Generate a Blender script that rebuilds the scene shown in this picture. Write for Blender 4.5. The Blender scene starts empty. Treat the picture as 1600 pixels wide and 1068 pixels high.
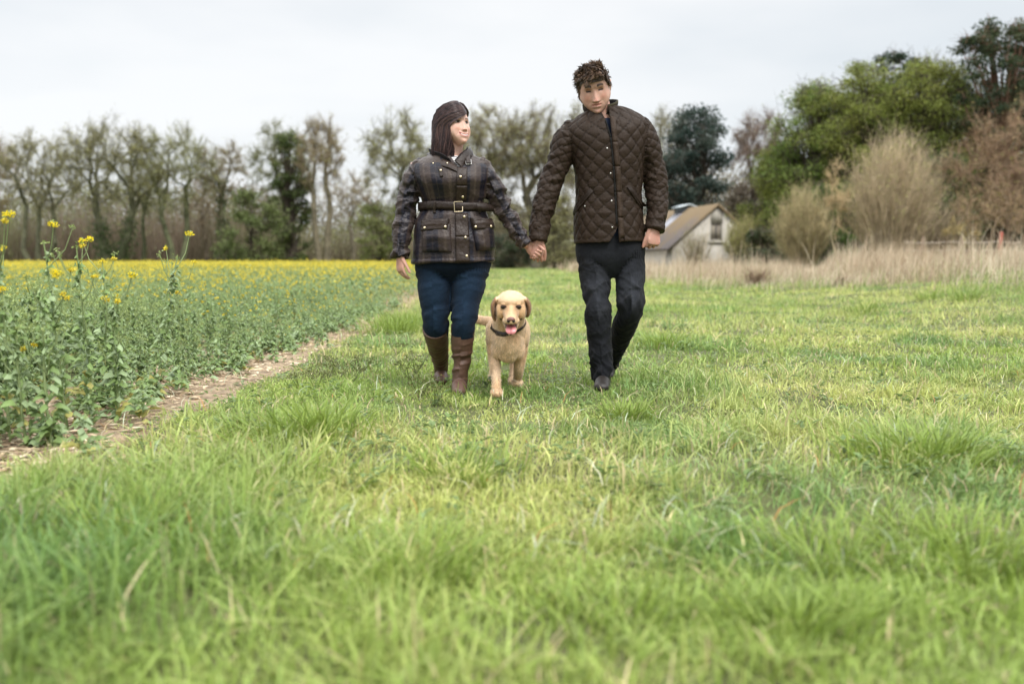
import bpy, math, random
import numpy as np
from mathutils import Vector, Matrix
from mathutils.kdtree import KDTree
from mathutils.bvhtree import BVHTree

# ------------------------------------------------------------------ camera, sky, sun, exposure
SC = bpy.context.scene
FPX = 1556.0                      # focal length in pixels of the 1600 px wide photograph (35 mm lens)
CAMH = 0.725
HORIZON = 405.0
PITCH = math.atan((534.0 - HORIZON) / FPX)
cam_data = bpy.data.cameras.new("camera")
cam = bpy.data.objects.new("camera", cam_data)
SC.collection.objects.link(cam)
cam.location = (0, 0, CAMH)
cam.rotation_euler = (math.pi / 2 - PITCH, 0, 0)
cam_data.sensor_width = 36.0
cam_data.lens = 36.0 * FPX / 1600.0
cam_data.clip_start = 0.05
cam_data.clip_end = 2000.0
cam_data.dof.use_dof = True
cam_data.dof.focus_distance = 5.35
cam_data.dof.aperture_fstop = 1.8
SC.camera = cam

SUN_EL, SUN_AZ = math.radians(52), math.radians(150)   # azimuth clockwise from +Y: behind the camera, to its right
W = bpy.data.worlds.new("World"); SC.world = W; W.use_nodes = True
nt = W.node_tree; nt.nodes.clear()
N = nt.nodes.new; L = nt.links.new
out = N('ShaderNodeOutputWorld'); bg = N('ShaderNodeBackground')
sky = N('ShaderNodeTexSky'); sky.sky_type = 'NISHITA'; sky.sun_disc = False
sky.sun_elevation = SUN_EL; sky.sun_rotation = SUN_AZ
bg.inputs['Strength'].default_value = 0.1
tc = N('ShaderNodeTexCoord'); sep = N('ShaderNodeSeparateXYZ'); L(tc.outputs['Generated'], sep.inputs[0])
mp = N('ShaderNodeMapping'); mp.inputs['Scale'].default_value = (1.3, 1.3, 4.2); mp.inputs['Location'].default_value = (0.37, 0.1, 0.35)
L(tc.outputs['Generated'], mp.inputs['Vector'])
ns = N('ShaderNodeTexNoise'); ns.inputs['Scale'].default_value = 1.6; ns.inputs['Detail'].default_value = 5; ns.inputs['Roughness'].default_value = 0.45
L(mp.outputs[0], ns.inputs['Vector'])
cr = N('ShaderNodeValToRGB')
cr.color_ramp.elements[0].position = 0.38; cr.color_ramp.elements[0].color = (4.55, 4.8, 5.0, 1)
cr.color_ramp.elements[1].position = 0.60; cr.color_ramp.elements[1].color = (5.6, 5.65, 5.68, 1)
L(ns.outputs['Fac'], cr.inputs['Fac'])
# an overcast sky is about three times as bright overhead as at the horizon
el = N('ShaderNodeMapRange'); el.inputs['From Min'].default_value = 0.25; el.inputs['From Max'].default_value = 0.80
el.inputs['To Min'].default_value = 1.0; el.inputs['To Max'].default_value = 3.3; el.interpolation_type = 'SMOOTHSTEP'
L(sep.outputs['Z'], el.inputs['Value'])
mul = N('ShaderNodeVectorMath'); mul.operation = 'SCALE'
L(cr.outputs['Color'], mul.inputs[0]); L(el.outputs[0], mul.inputs['Scale'])
mx = N('ShaderNodeMix'); mx.data_type = 'RGBA'; mx.inputs['Factor'].default_value = 0.93
L(sky.outputs['Color'], mx.inputs['A']); L(mul.outputs[0], mx.inputs['B'])
L(mx.outputs['Result'], bg.inputs['Color']); L(bg.outputs[0], out.inputs['Surface'])

sd = bpy.data.lights.new("sun", 'SUN'); sd.energy = 1.4; sd.angle = math.radians(14); sd.color = (1.0, 0.955, 0.89)
sun = bpy.data.objects.new("sun", sd); SC.collection.objects.link(sun)
sun.rotation_euler = (math.pi / 2 - SUN_EL, 0, math.pi - SUN_AZ)   # light comes from the sky's sun direction
_sd = Vector((math.sin(SUN_AZ) * math.cos(SUN_EL), math.cos(SUN_AZ) * math.cos(SUN_EL), math.sin(SUN_EL)))
sun.rotation_euler = _sd.to_track_quat('Z', 'Y').to_euler()
sun.location = (5, -5, 12)
SC.view_settings.view_transform = 'Standard'; SC.view_settings.look = 'None'
SC.view_settings.exposure = 0.82; SC.view_settings.gamma = 1.0
SC.render.engine = 'CYCLES'
SC.cycles.use_denoising = True
SC.cycles.max_bounces = 6; SC.cycles.diffuse_bounces = 3; SC.cycles.glossy_bounces = 2
SC.cycles.transmission_bounces = 3; SC.cycles.transparent_max_bounces = 4

# ------------------------------------------------------------------ helpers
cp_, sp_ = math.cos(PITCH), math.sin(PITCH)
def P(px, py, Y):
    """point at depth Y seen at pixel (px, py) of the photograph"""
    u = (px - 800.0) / FPX; v = -(py - 534.0) / FPX
    dy = cp_ + sp_ * v; dz = -sp_ + cp_ * v
    t = Y / dy
    return Vector((u * t, Y, CAMH + dz * t))

_rs = np.random.RandomState(7)
_LAT = _rs.rand(32, 32, 32) * 2 - 1
def vnoise(x, y, z=0.0):
    x, y, z = np.broadcast_arrays(np.asarray(x, float), np.asarray(y, float), np.asarray(z, float))
    xi, yi, zi = np.floor(x).astype(int), np.floor(y).astype(int), np.floor(z).astype(int)
    fx, fy, fz = x - xi, y - yi, z - zi
    fx, fy, fz = [f * f * (3 - 2 * f) for f in (fx, fy, fz)]
    def g(a, b, c): return _LAT[(xi + a) & 31, (yi + b) & 31, (zi + c) & 31]
    x00 = g(0,0,0)*(1-fx)+g(1,0,0)*fx; x10 = g(0,1,0)*(1-fx)+g(1,1,0)*fx
    x01 = g(0,0,1)*(1-fx)+g(1,0,1)*fx; x11 = g(0,1,1)*(1-fx)+g(1,1,1)*fx
    return (x00*(1-fy)+x10*fy)*(1-fz) + (x01*(1-fy)+x11*fy)*fz
def fbm(x, y, z=0.0, o=3):
    s = 0; a = 1.0; t = 0
    for i in range(o):
        s = s + a * vnoise(np.asarray(x)*2**i+i*3.1, np.asarray(y)*2**i+i*7.7, np.asarray(z)*2**i+i*1.3); t += a; a *= 0.5
    return s / t
def smooth(a, b, x):
    t = np.clip((np.asarray(x, float) - a) / (b - a), 0, 1); return t * t * (3 - 2 * t)

def gz(x, y):
    """height of the ground"""
    x = np.asarray(x, float); y = np.asarray(y, float)
    z = 0.022 * vnoise(x * 0.9 + 3, y * 0.9) + 0.012 * vnoise(x * 2.6, y * 2.6 + 9)
    z = z * (1 - 0.6 * smooth(20, 60, y)) * smooth(0.5, 3.0, y + 1.0)
    bank = smooth(3.6, 10.5, x) * (1 - smooth(24, 40, y)) * smooth(3, 11, y)
    z = z + 0.50 * bank
    z = z + 0.05 * bank * vnoise(x * 0.7, y * 0.7 + 4)
    strip = np.exp(-((x + 1.9) / 0.3) ** 2)
    return z - 0.03 * strip

class Geo:
    """collects vertices, faces (quads or triangles), colours"""
    def __init__(s): s.V = []; s.F4 = []; s.F3 = []; s.C = []; s.UV = []; s.n = 0
    def add(s, V, F4=None, F3=None, C=None):
        V = np.asarray(V, float).reshape(-1, 3)
        if F4 is not None and len(F4): s.F4.append(np.asarray(F4, int).reshape(-1, 4) + s.n)
        if F3 is not None and len(F3): s.F3.append(np.asarray(F3, int).reshape(-1, 3) + s.n)
        if C is None: C = (1, 1, 1)
        C = np.asarray(C, float)
        if C.ndim == 1: C = np.tile(C[:3], (len(V), 1))
        s.C.append(C[:, :3]); s.V.append(V); s.n += len(V)
    def arrays(s):
        V = np.concatenate(s.V) if s.V else np.zeros((0, 3))
        C = np.concatenate(s.C) if s.C else np.zeros((0, 3))
        F4 = np.concatenate(s.F4) if s.F4 else np.zeros((0, 4), int)
        F3 = np.concatenate(s.F3) if s.F3 else np.zeros((0, 3), int)
        return V, F4, F3, C

def mk_mesh(name, V, F4, F3, C=None, uv=None, smooth_shade=False):
    me = bpy.data.meshes.new(name)
    V = np.asarray(V, np.float32); F4 = np.asarray(F4, np.int32).reshape(-1, 4); F3 = np.asarray(F3, np.int32).reshape(-1, 3)
    me.vertices.add(len(V)); me.vertices.foreach_set('co', V.ravel())
    loops = np.concatenate([F4.ravel(), F3.ravel()])
    me.loops.add(len(loops)); me.loops.foreach_set('vertex_index', loops)
    npoly = len(F4) + len(F3)
    me.polygons.add(npoly)
    st = np.concatenate([np.arange(len(F4)) * 4, len(F4) * 4 + np.arange(len(F3)) * 3]).astype(np.int32)
    me.polygons.foreach_set('loop_start', st)
    if smooth_shade: me.polygons.foreach_set('use_smooth', np.ones(npoly, bool))
    me.update(calc_edges=True)
    if C is not None and len(C):
        a = me.color_attributes.new('Col', 'FLOAT_COLOR', 'POINT')
        a.data.foreach_set('color', np.concatenate([np.asarray(C, np.float32), np.ones((len(C), 1), np.float32)], 1).ravel())
    if uv is not None:
        a = me.attributes.new('uvw', 'FLOAT_VECTOR', 'POINT')
        a.data.foreach_set('vector', np.concatenate([np.asarray(uv, np.float32), np.zeros((len(uv), 1), np.float32)], 1).ravel())
    return me

def link(name, me, mat=None, parent=None, **props):
    o = bpy.data.objects.new(name, me); SC.collection.objects.link(o)
    if mat is not None and me is not None: me.materials.append(mat)
    if parent is not None:
        o.parent = parent; o.matrix_parent_inverse = parent.matrix_world.inverted() if False else Matrix.Translation(-Vector(parent.location))
    for k, v in props.items(): o[k] = v
    return o
def empty(name, loc, **props):
    o = bpy.data.objects.new(name, None); SC.collection.objects.link(o); o.location = loc
    o.empty_display_size = 0.1
    for k, v in props.items(): o[k] = v
    return o
def build(geo, name, mat, parent=None, smooth_shade=False, **props):
    V, F4, F3, C = geo.arrays()
    return link(name, mk_mesh(name, V, F4, F3, C, smooth_shade=smooth_shade), mat, parent, **props)

def material(name, color=(1, 1, 1), rough=0.7, attr=False, spec=0.3, noise=None, bump=None, translucent=0.0, sheen=0.0, metal=0.0, coat=0.0):
    """noise = (scale, dark factor, light factor); bump = list of (scale, distance, detail)"""
    m = bpy.data.materials.new(name); m.use_nodes = True; t = m.node_tree
    b = t.nodes['Principled BSDF']; b.inputs['Roughness'].default_value = rough
    b.inputs['Specular IOR Level'].default_value = spec; b.inputs['Metallic'].default_value = metal
    b.inputs['Sheen Weight'].default_value = sheen; b.inputs['Sheen Roughness'].default_value = 0.5
    b.inputs['Coat Weight'].default_value = coat
    if attr:
        a = t.nodes.new('ShaderNodeVertexColor'); a.layer_name = 'Col'; src = a.outputs['Color']
    else:
        a = t.nodes.new('ShaderNodeRGB'); a.outputs[0].default_value = (*color, 1); src = a.outputs[0]
    tco = t.nodes.new('ShaderNodeTexCoord')
    if noise:
        n = t.nodes.new('ShaderNodeTexNoise'); n.inputs['Scale'].default_value = noise[0]; n.inputs['Detail'].default_value = 4
        t.links.new(tco.outputs['Object'], n.inputs['Vector'])
        r = t.nodes.new('ShaderNodeMapRange'); r.inputs['From Min'].default_value = 0.3; r.inputs['From Max'].default_value = 0.7
        r.inputs['To Min'].default_value = noise[1]; r.inputs['To Max'].default_value = noise[2]
        t.links.new(n.outputs['Fac'], r.inputs['Value'])
        v = t.nodes.new('ShaderNodeVectorMath'); v.operation = 'SCALE'
        t.links.new(src, v.inputs[0]); t.links.new(r.outputs[0], v.inputs['Scale']); src = v.outputs[0]
    t.links.new(src, b.inputs['Base Color'])
    prev = None
    for (sc_, dist, det) in (bump or []):
        n = t.nodes.new('ShaderNodeTexNoise'); n.inputs['Scale'].default_value = sc_; n.inputs['Detail'].default_value = det
        t.links.new(tco.outputs['Object'], n.inputs['Vector'])
        bp = t.nodes.new('ShaderNodeBump'); bp.inputs['Distance'].default_value = dist; bp.inputs['Strength'].default_value = 1.0
        t.links.new(n.outputs['Fac'], bp.inputs['Height'])
        if prev: t.links.new(prev, bp.inputs['Normal'])
        prev = bp.outputs[0]
    if prev: t.links.new(prev, b.inputs['Normal'])
    if translucent > 0:
        tr = t.nodes.new('ShaderNodeBsdfTranslucent'); ms = t.nodes.new('ShaderNodeMixShader'); ms.inputs[0].default_value = translucent
        t.links.new(src, tr.inputs['Color']); t.links.new(b.outputs[0], ms.inputs[1]); t.links.new(tr.outputs[0], ms.inputs[2])
        t.links.new(ms.outputs[0], t.nodes['Material Output'].inputs['Surface'])
    return m

def frames(T, ref):
    """side and normal vectors for tangents T (n,3)"""
    T = T / np.maximum(np.linalg.norm(T, axis=1, keepdims=True), 1e-9)
    ref = np.broadcast_to(np.asarray(ref, float), T.shape)
    S = np.cross(T, ref); ln = np.linalg.norm(S, axis=1, keepdims=True)
    S = np.where(ln < 1e-6, np.array([1.0, 0, 0]), S / np.maximum(ln, 1e-9))
    Nn = np.cross(S, T)
    return T, S, Nn

def seg_tubes(geo, P0, P1, R0, R1, sides=5, C=(1, 1, 1)):
    """many separate tapered tubes at once"""
    P0 = np.asarray(P0, float); P1 = np.asarray(P1, float); n = len(P0)
    if n == 0: return
    R0 = np.broadcast_to(np.asarray(R0, float), (n,)); R1 = np.broadcast_to(np.asarray(R1, float), (n,))
    T, S, Nn = frames(P1 - P0, (0.31, 0.52, 0.11))
    a = np.arange(sides) / sides * 2 * np.pi
    off = S[:, None, :] * np.cos(a)[None, :, None] + Nn[:, None, :] * np.sin(a)[None, :, None]
    V = np.stack([P0[:, None] + off * R0[:, None, None], P1[:, None] + off * R1[:, None, None]], 1).reshape(-1, 3)
    i = np.arange(sides); j = (i + 1) % sides
    q = np.stack([i, j, j + sides, i + sides], 1)
    F = (q[None] + (np.arange(n) * 2 * sides)[:, None, None]).reshape(-1, 4)
    C = np.asarray(C, float)
    if C.ndim == 2: C = np.repeat(C, 2 * sides, 0)
    geo.add(V, F4=F, C=C)

def leaf_quads(geo, pos, size, rng, C, aspect=0.6, up=0.0, normal=None):
    """small leaf-sized faces of random orientation"""
    n = len(pos)
    if n == 0: return
    A = rng.normal(size=(n, 3)); A[:, 2] += up; A /= np.linalg.norm(A, axis=1, keepdims=True)
    B = rng.normal(size=(n, 3)); B = np.cross(A, B); B /= np.maximum(np.linalg.norm(B, axis=1, keepdims=True), 1e-9)
    size = np.broadcast_to(np.asarray(size, float), (n,))[:, None]
    a = A * size * 0.5; b = B * size * 0.5 * aspect
    V = np.stack([pos - a, pos + b, pos + a, pos - b], 1).reshape(-1, 3)
    F = np.arange(4 * n).reshape(n, 4)
    C = np.asarray(C, float)
    if C.ndim == 2: C = np.repeat(C, 4, 0)
    geo.add(V, F4=F, C=C)

def blades(geo, pos, h, w, lean, rng, C, tri=False, tipmix=None, az=None):
    """grass blades; lean is the horizontal reach as a share of the height"""
    n = len(pos)
    if n == 0: return
    if az is None: az = rng.uniform(0, 2 * np.pi, n)
    D = np.stack([np.cos(az), np.sin(az), np.zeros(n)], 1)
    fa = az + np.pi / 2 + rng.normal(0, 0.7, n)
    S = np.stack([np.cos(fa), np.sin(fa), np.zeros(n)], 1)
    h = np.asarray(h)[:, None]; w = np.asarray(w)[:, None]; lean = np.asarray(lean)[:, None]
    def pt(s): return pos + np.array([0, 0, 1.0]) * h * (s - 0.32 * lean * s * s) + D * h * lean * s ** 2
    up = np.asarray(C)
    if tri:
        V = np.stack([pos - S * w * .5, pos + S * w * .5, pt(1.0)], 1).reshape(-1, 3)
        geo.add(V, F3=np.arange(3 * n).reshape(n, 3), C=np.repeat(up, 3, 0)); return
    m1, m2 = pt(0.42), pt(0.76)
    V = np.stack([pos - S * w * .4, pos + S * w * .4, m1 - S * w * .5, m1 + S * w * .5, m2 - S * w * .36, m2 + S * w * .36, pt(1.0)], 1).reshape(-1, 3)
    k = (np.arange(n) * 7)[:, None]
    F4 = np.concatenate([np.array([[0, 1, 3, 2]]) + k, np.array([[2, 3, 5, 4]]) + k])
    F3 = np.array([[4, 5, 6]]) + k
    geo.add(V, F4=F4, F3=F3, C=np.repeat(up, 7, 0))
# ------------------------------------------------------------------ ground, soil strip, grass
def dry_edge(y):            # x beyond which the dead grass stands
    return np.interp(y, [0, 9, 12, 15, 20, 35, 60, 80, 100], [30, 12, 9.0, 7.0, 5.7, 4.2, 3.8, 3.6, 3.0])

def spacing(lo, hi, n, k):
    t = np.linspace(0, 1, n); return lo + (hi - lo) * t ** k
def build_ground():
    ys = np.concatenate([np.linspace(-6, 0.5, 8)[:-1], spacing(0.5, 30, 150, 1.5)[:-1], spacing(30, 1500, 50, 2.5)])
    xs = np.concatenate([-spacing(14, 1500, 26, 3)[::-1][:-1], np.linspace(-14, 14, 150), spacing(14, 1500, 26, 3)[1:]])
    X, Y = np.meshgrid(xs, ys); Z = gz(X, Y)
    V = np.stack([X, Y, Z], -1).reshape(-1, 3)
    nx = len(xs); i, j = np.meshgrid(np.arange(nx - 1), np.arange(len(ys) - 1)); b = (j * nx + i).ravel()
    F = np.stack([b, b + 1, b + nx + 1, b + nx], 1)
    m = material('meadow ground', (0.105, 0.115, 0.042), 0.95, noise=(1.7, 0.6, 1.3), bump=[(30, 0.02, 4)])
    me = mk_mesh('ground', V, F, np.zeros((0, 3)), smooth_shade=True)
    link('ground', me, m, kind='structure')
    # bare soil strip between the grass and the crop, and under the crop
    ys = spacing(1.0, 100, 260, 2.0); us = np.linspace(0, 1, 40)
    lo = -2.55 + 0.14 * vnoise(ys * 0.9, 3); hi = -1.50 + 0.08 * vnoise(ys * 1.3, 8) + 0.06 * vnoise(ys * 4, 2)
    X = lo[:, None] + (hi - lo)[:, None] * us[None]; Y = np.repeat(ys[:, None], 40, 1)
    Z = gz(X, Y) + 0.010 * vnoise(X * 9, Y * 9) + 0.012
    Z[:, -1] -= 0.018; Z[:, 0] -= 0.018
    b = (np.arange(len(ys) - 1)[:, None] * 40 + np.arange(39)[None]).ravel()
    F = np.stack([b, b + 1, b + 41, b + 40], 1)
    m = material('dry soil', (0.33, 0.245, 0.16), 0.95, noise=(9, 0.55, 1.35), bump=[(22, 0.03, 6), (110, 0.01, 4)])
    link('soil_strip', mk_mesh('soil_strip', np.stack([X, Y, Z], -1).reshape(-1, 3), F, np.zeros((0, 3)), smooth_shade=True), m, kind='structure')
    # straw, chaff and clods lying on it
    rng = np.random.default_rng(5); g = Geo()
    n = 13000; y = 2.6 + 22 * rng.random(n) ** 1.8; x = -1.98 + rng.normal(0, 0.24, n)
    pos = np.stack([x, y, gz(x, y) + 0.02 + 0.012 * rng.random(n)], 1)
    base = np.array([[0.48, 0.37, 0.24], [0.34, 0.24, 0.15], [0.58, 0.48, 0.34], [0.22, 0.15, 0.09]])[rng.integers(0, 4, n)]
    a = rng.uniform(0, np.pi, n); ln = rng.uniform(0.008, 0.035, n) * rng.choice([1, 1, 1, 1.8], n); w = rng.uniform(0.002, 0.009, n)
    d = np.stack([np.cos(a), np.sin(a), rng.normal(0, 0.12, n)], 1) * ln[:, None]; s = np.stack([-np.sin(a), np.cos(a), rng.normal(0, .3, n)], 1) * w[:, None]
    V = np.stack([pos - d, pos + s, pos + d, pos - s], 1).reshape(-1, 3)
    g.add(V, F4=np.arange(4 * n).reshape(n, 4), C=np.repeat(base * rng.uniform(.8, 1.2, (n, 1)), 4, 0))
    build(g, 'straw_litter', material('straw litter', attr=True, rough=0.9), kind='stuff')

M_GRASS = material('grass blades', attr=True, rough=0.45, spec=0.35, translucent=0.35)

def grass_colour(x, y, n, rng, straw=0.055):
    """colour belongs to each blade: fresh, yellowish and bluish patches of sward"""
    p = fbm(x * 0.55, y * 0.55, 1.7, 3); q = fbm(x * 1.7 + 5, y * 1.7, 4.2, 2); r = rng.random(n)
    A = np.array([0.295, 0.395, 0.088]); B = np.array([0.520, 0.540, 0.185]); Cc = np.array([0.185, 0.305, 0.092]); D = np.array([0.60, 0.50, 0.28])
    yel = np.clip(0.48 + 1.7 * p + (r - 0.5) * 0.9 + 0.12 * smooth(-1, 3, x), 0, 1)[:, None]
    blu = np.clip(0.12 - 1.3 * q + (rng.random(n) - 0.5) * 0.7, 0, 1)[:, None]
    C = A * (1 - yel) + B * yel; C = C * (1 - blu) + Cc * blu
    st = (rng.random(n) < straw * (1 + 1.5 * np.clip(p * 2, 0, 1)))[:, None]
    C = np.where(st, D * rng.uniform(0.7, 1.25, (n, 1)), C)
    return C * rng.uniform(0.70, 1.28, (n, 1)) * (1 + .16 * fbm(x * 6.0, y * 6.0, 2.2, 2))[:, None]

def tuss(x, y):
    return smooth(0.10, 0.55, fbm(x * 1.15 + 2, y * 0.95, 9.1, 2)) 

def build_grass():
    rng = np.random.default_rng(11)
    g = Geo()
    bands = [  # y0, y1, density per m2, width, tri
        (0.9, 3.2, 13000, 0.0046, False), (3.2, 6.2, 7600, 0.0056, False), (6.2, 10, 2600, 0.0080, False),
        (10, 18, 1000, 0.014, True), (18, 34, 330, 0.028, True), (34, 75, 70, 0.07, True)]
    for (y0, y1, dens, wd, tri) in bands:
        xr = 0.56 * y1 + 1.2; xl = -min(0.56 * y1 + 1.2, 1.95)
        n = int(dens * (xr - xl) * (y1 - y0))
        x = rng.uniform(xl, xr, n); y = rng.uniform(y0, y1, n)
        lim = 0.56 * y + 1.2 - (y < 3.2) * .4
        edge = -1.66 - .16 * smooth(6, 11, y) + 0.11 * vnoise(y * 1.1, 4.0) + 0.10 * vnoise(y * 3.7, 6.0)
        keep = (np.abs(x) < lim) & ((x > edge) | (rng.random(n) < (0.22 + .5 * smooth(7, 13, y)) * np.exp(-np.abs(x - edge) * 3.0) * (0.3 + 1.4 * (fbm(x * 3, y * 2.2, 4, 2) > .05))))
        far = dry_edge(y)
        keep &= (x < far + 0.8) | (rng.random(n) < 0.35)
        dn = 0.72 + 0.45 * fbm(x * 2.3, y * 2.3, 5.5, 2)
        keep &= rng.random(n) < dn
        hole = fbm(x * 2.6 + 7, y * 2.1, 8.8, 2) < -.20; keep &= ~hole | (rng.random(n) < .35)
        x, y, edge = x[keep], y[keep], edge[keep]; n = len(x)
        t = tuss(x, y)
        lush = smooth(0.8, -1.2, x - 0.12 * (y - 3)) * smooth(5.6, 3.0, y)      # longer growth in the near left of the sward
        cl = smooth(.05, .45, fbm(x * 4.2, y * 3.6, 6.6, 2)); h = (0.032 + 0.048 * t + 0.040 * cl + 0.022 * lush + 0.018 * (y > 10)) * rng.lognormal(0, 0.38, n)
        h = np.minimum(h, 0.22) * (1 - .50 * np.exp(-(x / .95) ** 4 - ((y - 5.25) / .85) ** 4)) * (.40 + .60 * smooth(0.0, .55, x - edge))
        C = grass_colour(x, y, n, rng)
        C = C * (1 - 0.20 * t[:, None] * np.array([1.0, 0.62, 0.6]))
        pos = np.stack([x, y, gz(x, y) - 0.004], 1)
        blades(g, pos, h, wd * rng.uniform(0.6, 1.4, n), np.clip(rng.normal(0.75, 0.45, n), 0.05, 1.9), rng, C, tri)
    # blades standing round the feet
    for (px, py, Yf) in ((942, 606, 5.42), (950, 590, 5.86), (717, 612, 5.30), (690, 592, 5.78), (808, 600, 5.42)):
        c0 = P(px, py, Yf); nb = 320; x = c0.x + rng.normal(0, .085, nb); y = Yf - .07 + rng.normal(0, .07, nb); k_ = (np.hypot((x - c0.x) / .05, (y - Yf) / .09) > 1); x, y = x[k_], y[k_]; nb = len(x)
        blades(g, np.stack([x, y, gz(x, y) - .004], 1), rng.uniform(.03, .07, nb), rng.uniform(.004, .006, nb), np.clip(rng.normal(.6, .4, nb), .05, 1.5), rng, grass_colour(x, y, nb, rng))
    # tussocks: long arching blades from one foot
    k = 0
    spots = [(617, 520, 26, .30, .34), (640, 508, 30, .34, .30), (1350, 474, 12, .34, .3), (1510, 470, 14, .36, .25), (1452, 466, 8, .30, .2),
             (445, 700, 22, .24, .26), (500, 690, 18, .26, .2), (1040, 545, 18, .25, .2), (1460, 720, 30, .2, .28), (1420, 730, 30, .2, .25), (720, 760, 18, .2, .2),
             (430, 770, 20, .22, .28), (200, 860, 30, .2, .3), (1250, 1000, 20, .14, .16), (1290, 880, 24, .16, .25), (980, 650, 20, .15, .15), (1520, 880, 30, .2, .25), (640, 900, 26, .2, .2), (960, 980, 20, .13, .2)]
    for (px, py, c, hh, sp) in spots:
        Yd = CAMH * FPX / (py - HORIZON) if py < 1060 else 1.8
        if py < 475: Yd *= 0.78
        c0 = P(px, py, Yd); nb = c * 14
        x = c0.x + rng.normal(0, sp * 0.5, nb); y = Yd + rng.normal(0, sp * 0.5, nb)
        pos = np.stack([x, y, gz(x, y) - 0.01], 1)
        az = np.arctan2(y - Yd, x - c0.x) + rng.normal(0, .6, nb)
        C = np.array([0.20, 0.285, 0.06]) * rng.uniform(0.7, 1.4, (nb, 1)) + rng.random((nb, 1)) * np.array([.05, .04, .0])
        blades(g, pos, hh * rng.uniform(0.5, 1.1, nb) * .8, rng.uniform(0.004, 0.008, nb), rng.uniform(0.3, 1.1, nb), rng, C, False, az=az)
    # bleached and rust-coloured dead blades lying in the sward
    n = 3000; y = 2.2 + 10.5 * rng.random(n) ** 1.3; x = rng.uniform(-1, 1, n) * (0.54 * y + .3); k = x > -1.75; x, y = x[k], y[k]; n = len(x)
    Cs = np.array([[0.62, 0.60, 0.42], [0.52, 0.42, 0.25], [0.45, 0.22, 0.07], [0.55, 0.62, 0.45]])[rng.choice(4, n, p=[.36, .3, .08, .26])] * rng.uniform(.7, 1.2, (n, 1))
    blades(g, np.stack([x, y, gz(x, y) + 0.02 + .03 * rng.random(n)], 1), rng.uniform(0.03, 0.10, n), rng.uniform(.0025, .0045, n), rng.uniform(0.5, 1.8, n), rng, Cs)
    build(g, 'grass', M_GRASS, kind='stuff')

    # broad-leaved weeds among the grass
    g = Geo()
    for i in range(700):
        y = 2.6 + 10 * rng.random() ** 1.2; x = rng.uniform(-1, 1) * (0.54 * y + .2)
        if x < -1.6: continue
        nl = rng.integers(5, 11); z = float(gz(x, y)); s = rng.uniform(.018, .042); hue = rng.random()
        for j in range(nl):
            a = rng.uniform(0, 6.28); r = s * rng.uniform(.5, 1.2)
            c = np.array([x + math.cos(a) * r, y + math.sin(a) * r, z + rng.uniform(.02, .08)])
            d = np.array([math.cos(a), math.sin(a), rng.uniform(-.2, .5)]) * s * .6; w = np.array([-math.sin(a), math.cos(a), 0]) * s * .3
            col = (np.array([.13, .20, .05]) * (1 - hue) + np.array([.17, .24, .09]) * hue) * rng.uniform(.8, 1.2)
            g.add(np.array([c - d, c - d * .2 + w + [0, 0, .006], c + d, c - d * .2 - w + [0, 0, .006]]), F4=[[0, 1, 2, 3]], C=col)
    build(g, 'meadow_weeds', material('weed leaves', attr=True, rough=.5, translucent=.25), kind='stuff')

    # cow parsley: flat feathery olive umbels in the sward left of the walkers
    where = {512: 'largest of the cow parsley tufts, nearest the crop edge', 530: 'cow parsley tuft second from the left', 548: 'low cow parsley tuft in the middle of the left patch', 565: 'feathery tuft standing at the back of the left patch', 620: 'cow parsley tuft highest in the photo, left of the woman\'s rear boot', 640: 'feathery tuft just left of the woman\'s rear boot', 650: 'large dark cow parsley tuft beside the woman\'s rear boot', 470: 'small pale cow parsley tuft farthest left', 497: 'small cow parsley tuft below the largest one', 680: 'small cow parsley tuft right in front of the boots', 655: 'low cow parsley tuft in front of the rear boot', 1140: 'small feathery plant alone in the grass right of the man'}
    items = [(512, 573, .95), (530, 570, 1.1), (548, 580, .9), (565, 560, .9), (620, 533, .9), (640, 572, 1.0), (650, 562, 1.1), (470, 590, .8), (497, 583, .9), (680, 612, .8), (655, 600, .9), (1140, 640, .6)]
    for i, (px, py, s) in enumerate(items):
        Yd = CAMH * FPX / (py + 22 - HORIZON); c0 = P(px, py + 22, Yd); g = Geo()
        z = float(gz(c0.x, Yd)); hh = .11 * s
        e = empty('cow_parsley', (c0.x, Yd, z), category='wild plant', group='cow parsley in the meadow grass', label=where[px]); st = Geo()
        for a in range(6):
            g = Geo(); an = a * 1.05 + rng.random(); r = .075 * s * rng.uniform(.6, 1.2)
            top = np.array([c0.x + math.cos(an) * r, Yd + math.sin(an) * r, z + hh * rng.uniform(.7, 1.2)])
            seg_tubes(st, [[c0.x, Yd, z]], [top], .002, .0015, 4, (.10, .12, .04))
            n = 26; p = top + rng.normal(0, 1, (n, 3)) * np.array([.028, .028, .006]) * s
            leaf_quads(g, p, .013, rng, np.array([.13, .14, .045]) * rng.uniform(.6, 1.4, (n, 1)), up=0)
            o = build(g, 'umbel', M_WEED); o.parent = e; o.matrix_parent_inverse = Matrix.Translation(-Vector(e.location))
        o = build(st, 'stem', M_WEED); o.parent = e; o.matrix_parent_inverse = Matrix.Translation(-Vector(e.location))
M_WEED = material('feathery leaf', attr=True, rough=.7, translucent=.2)

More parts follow.
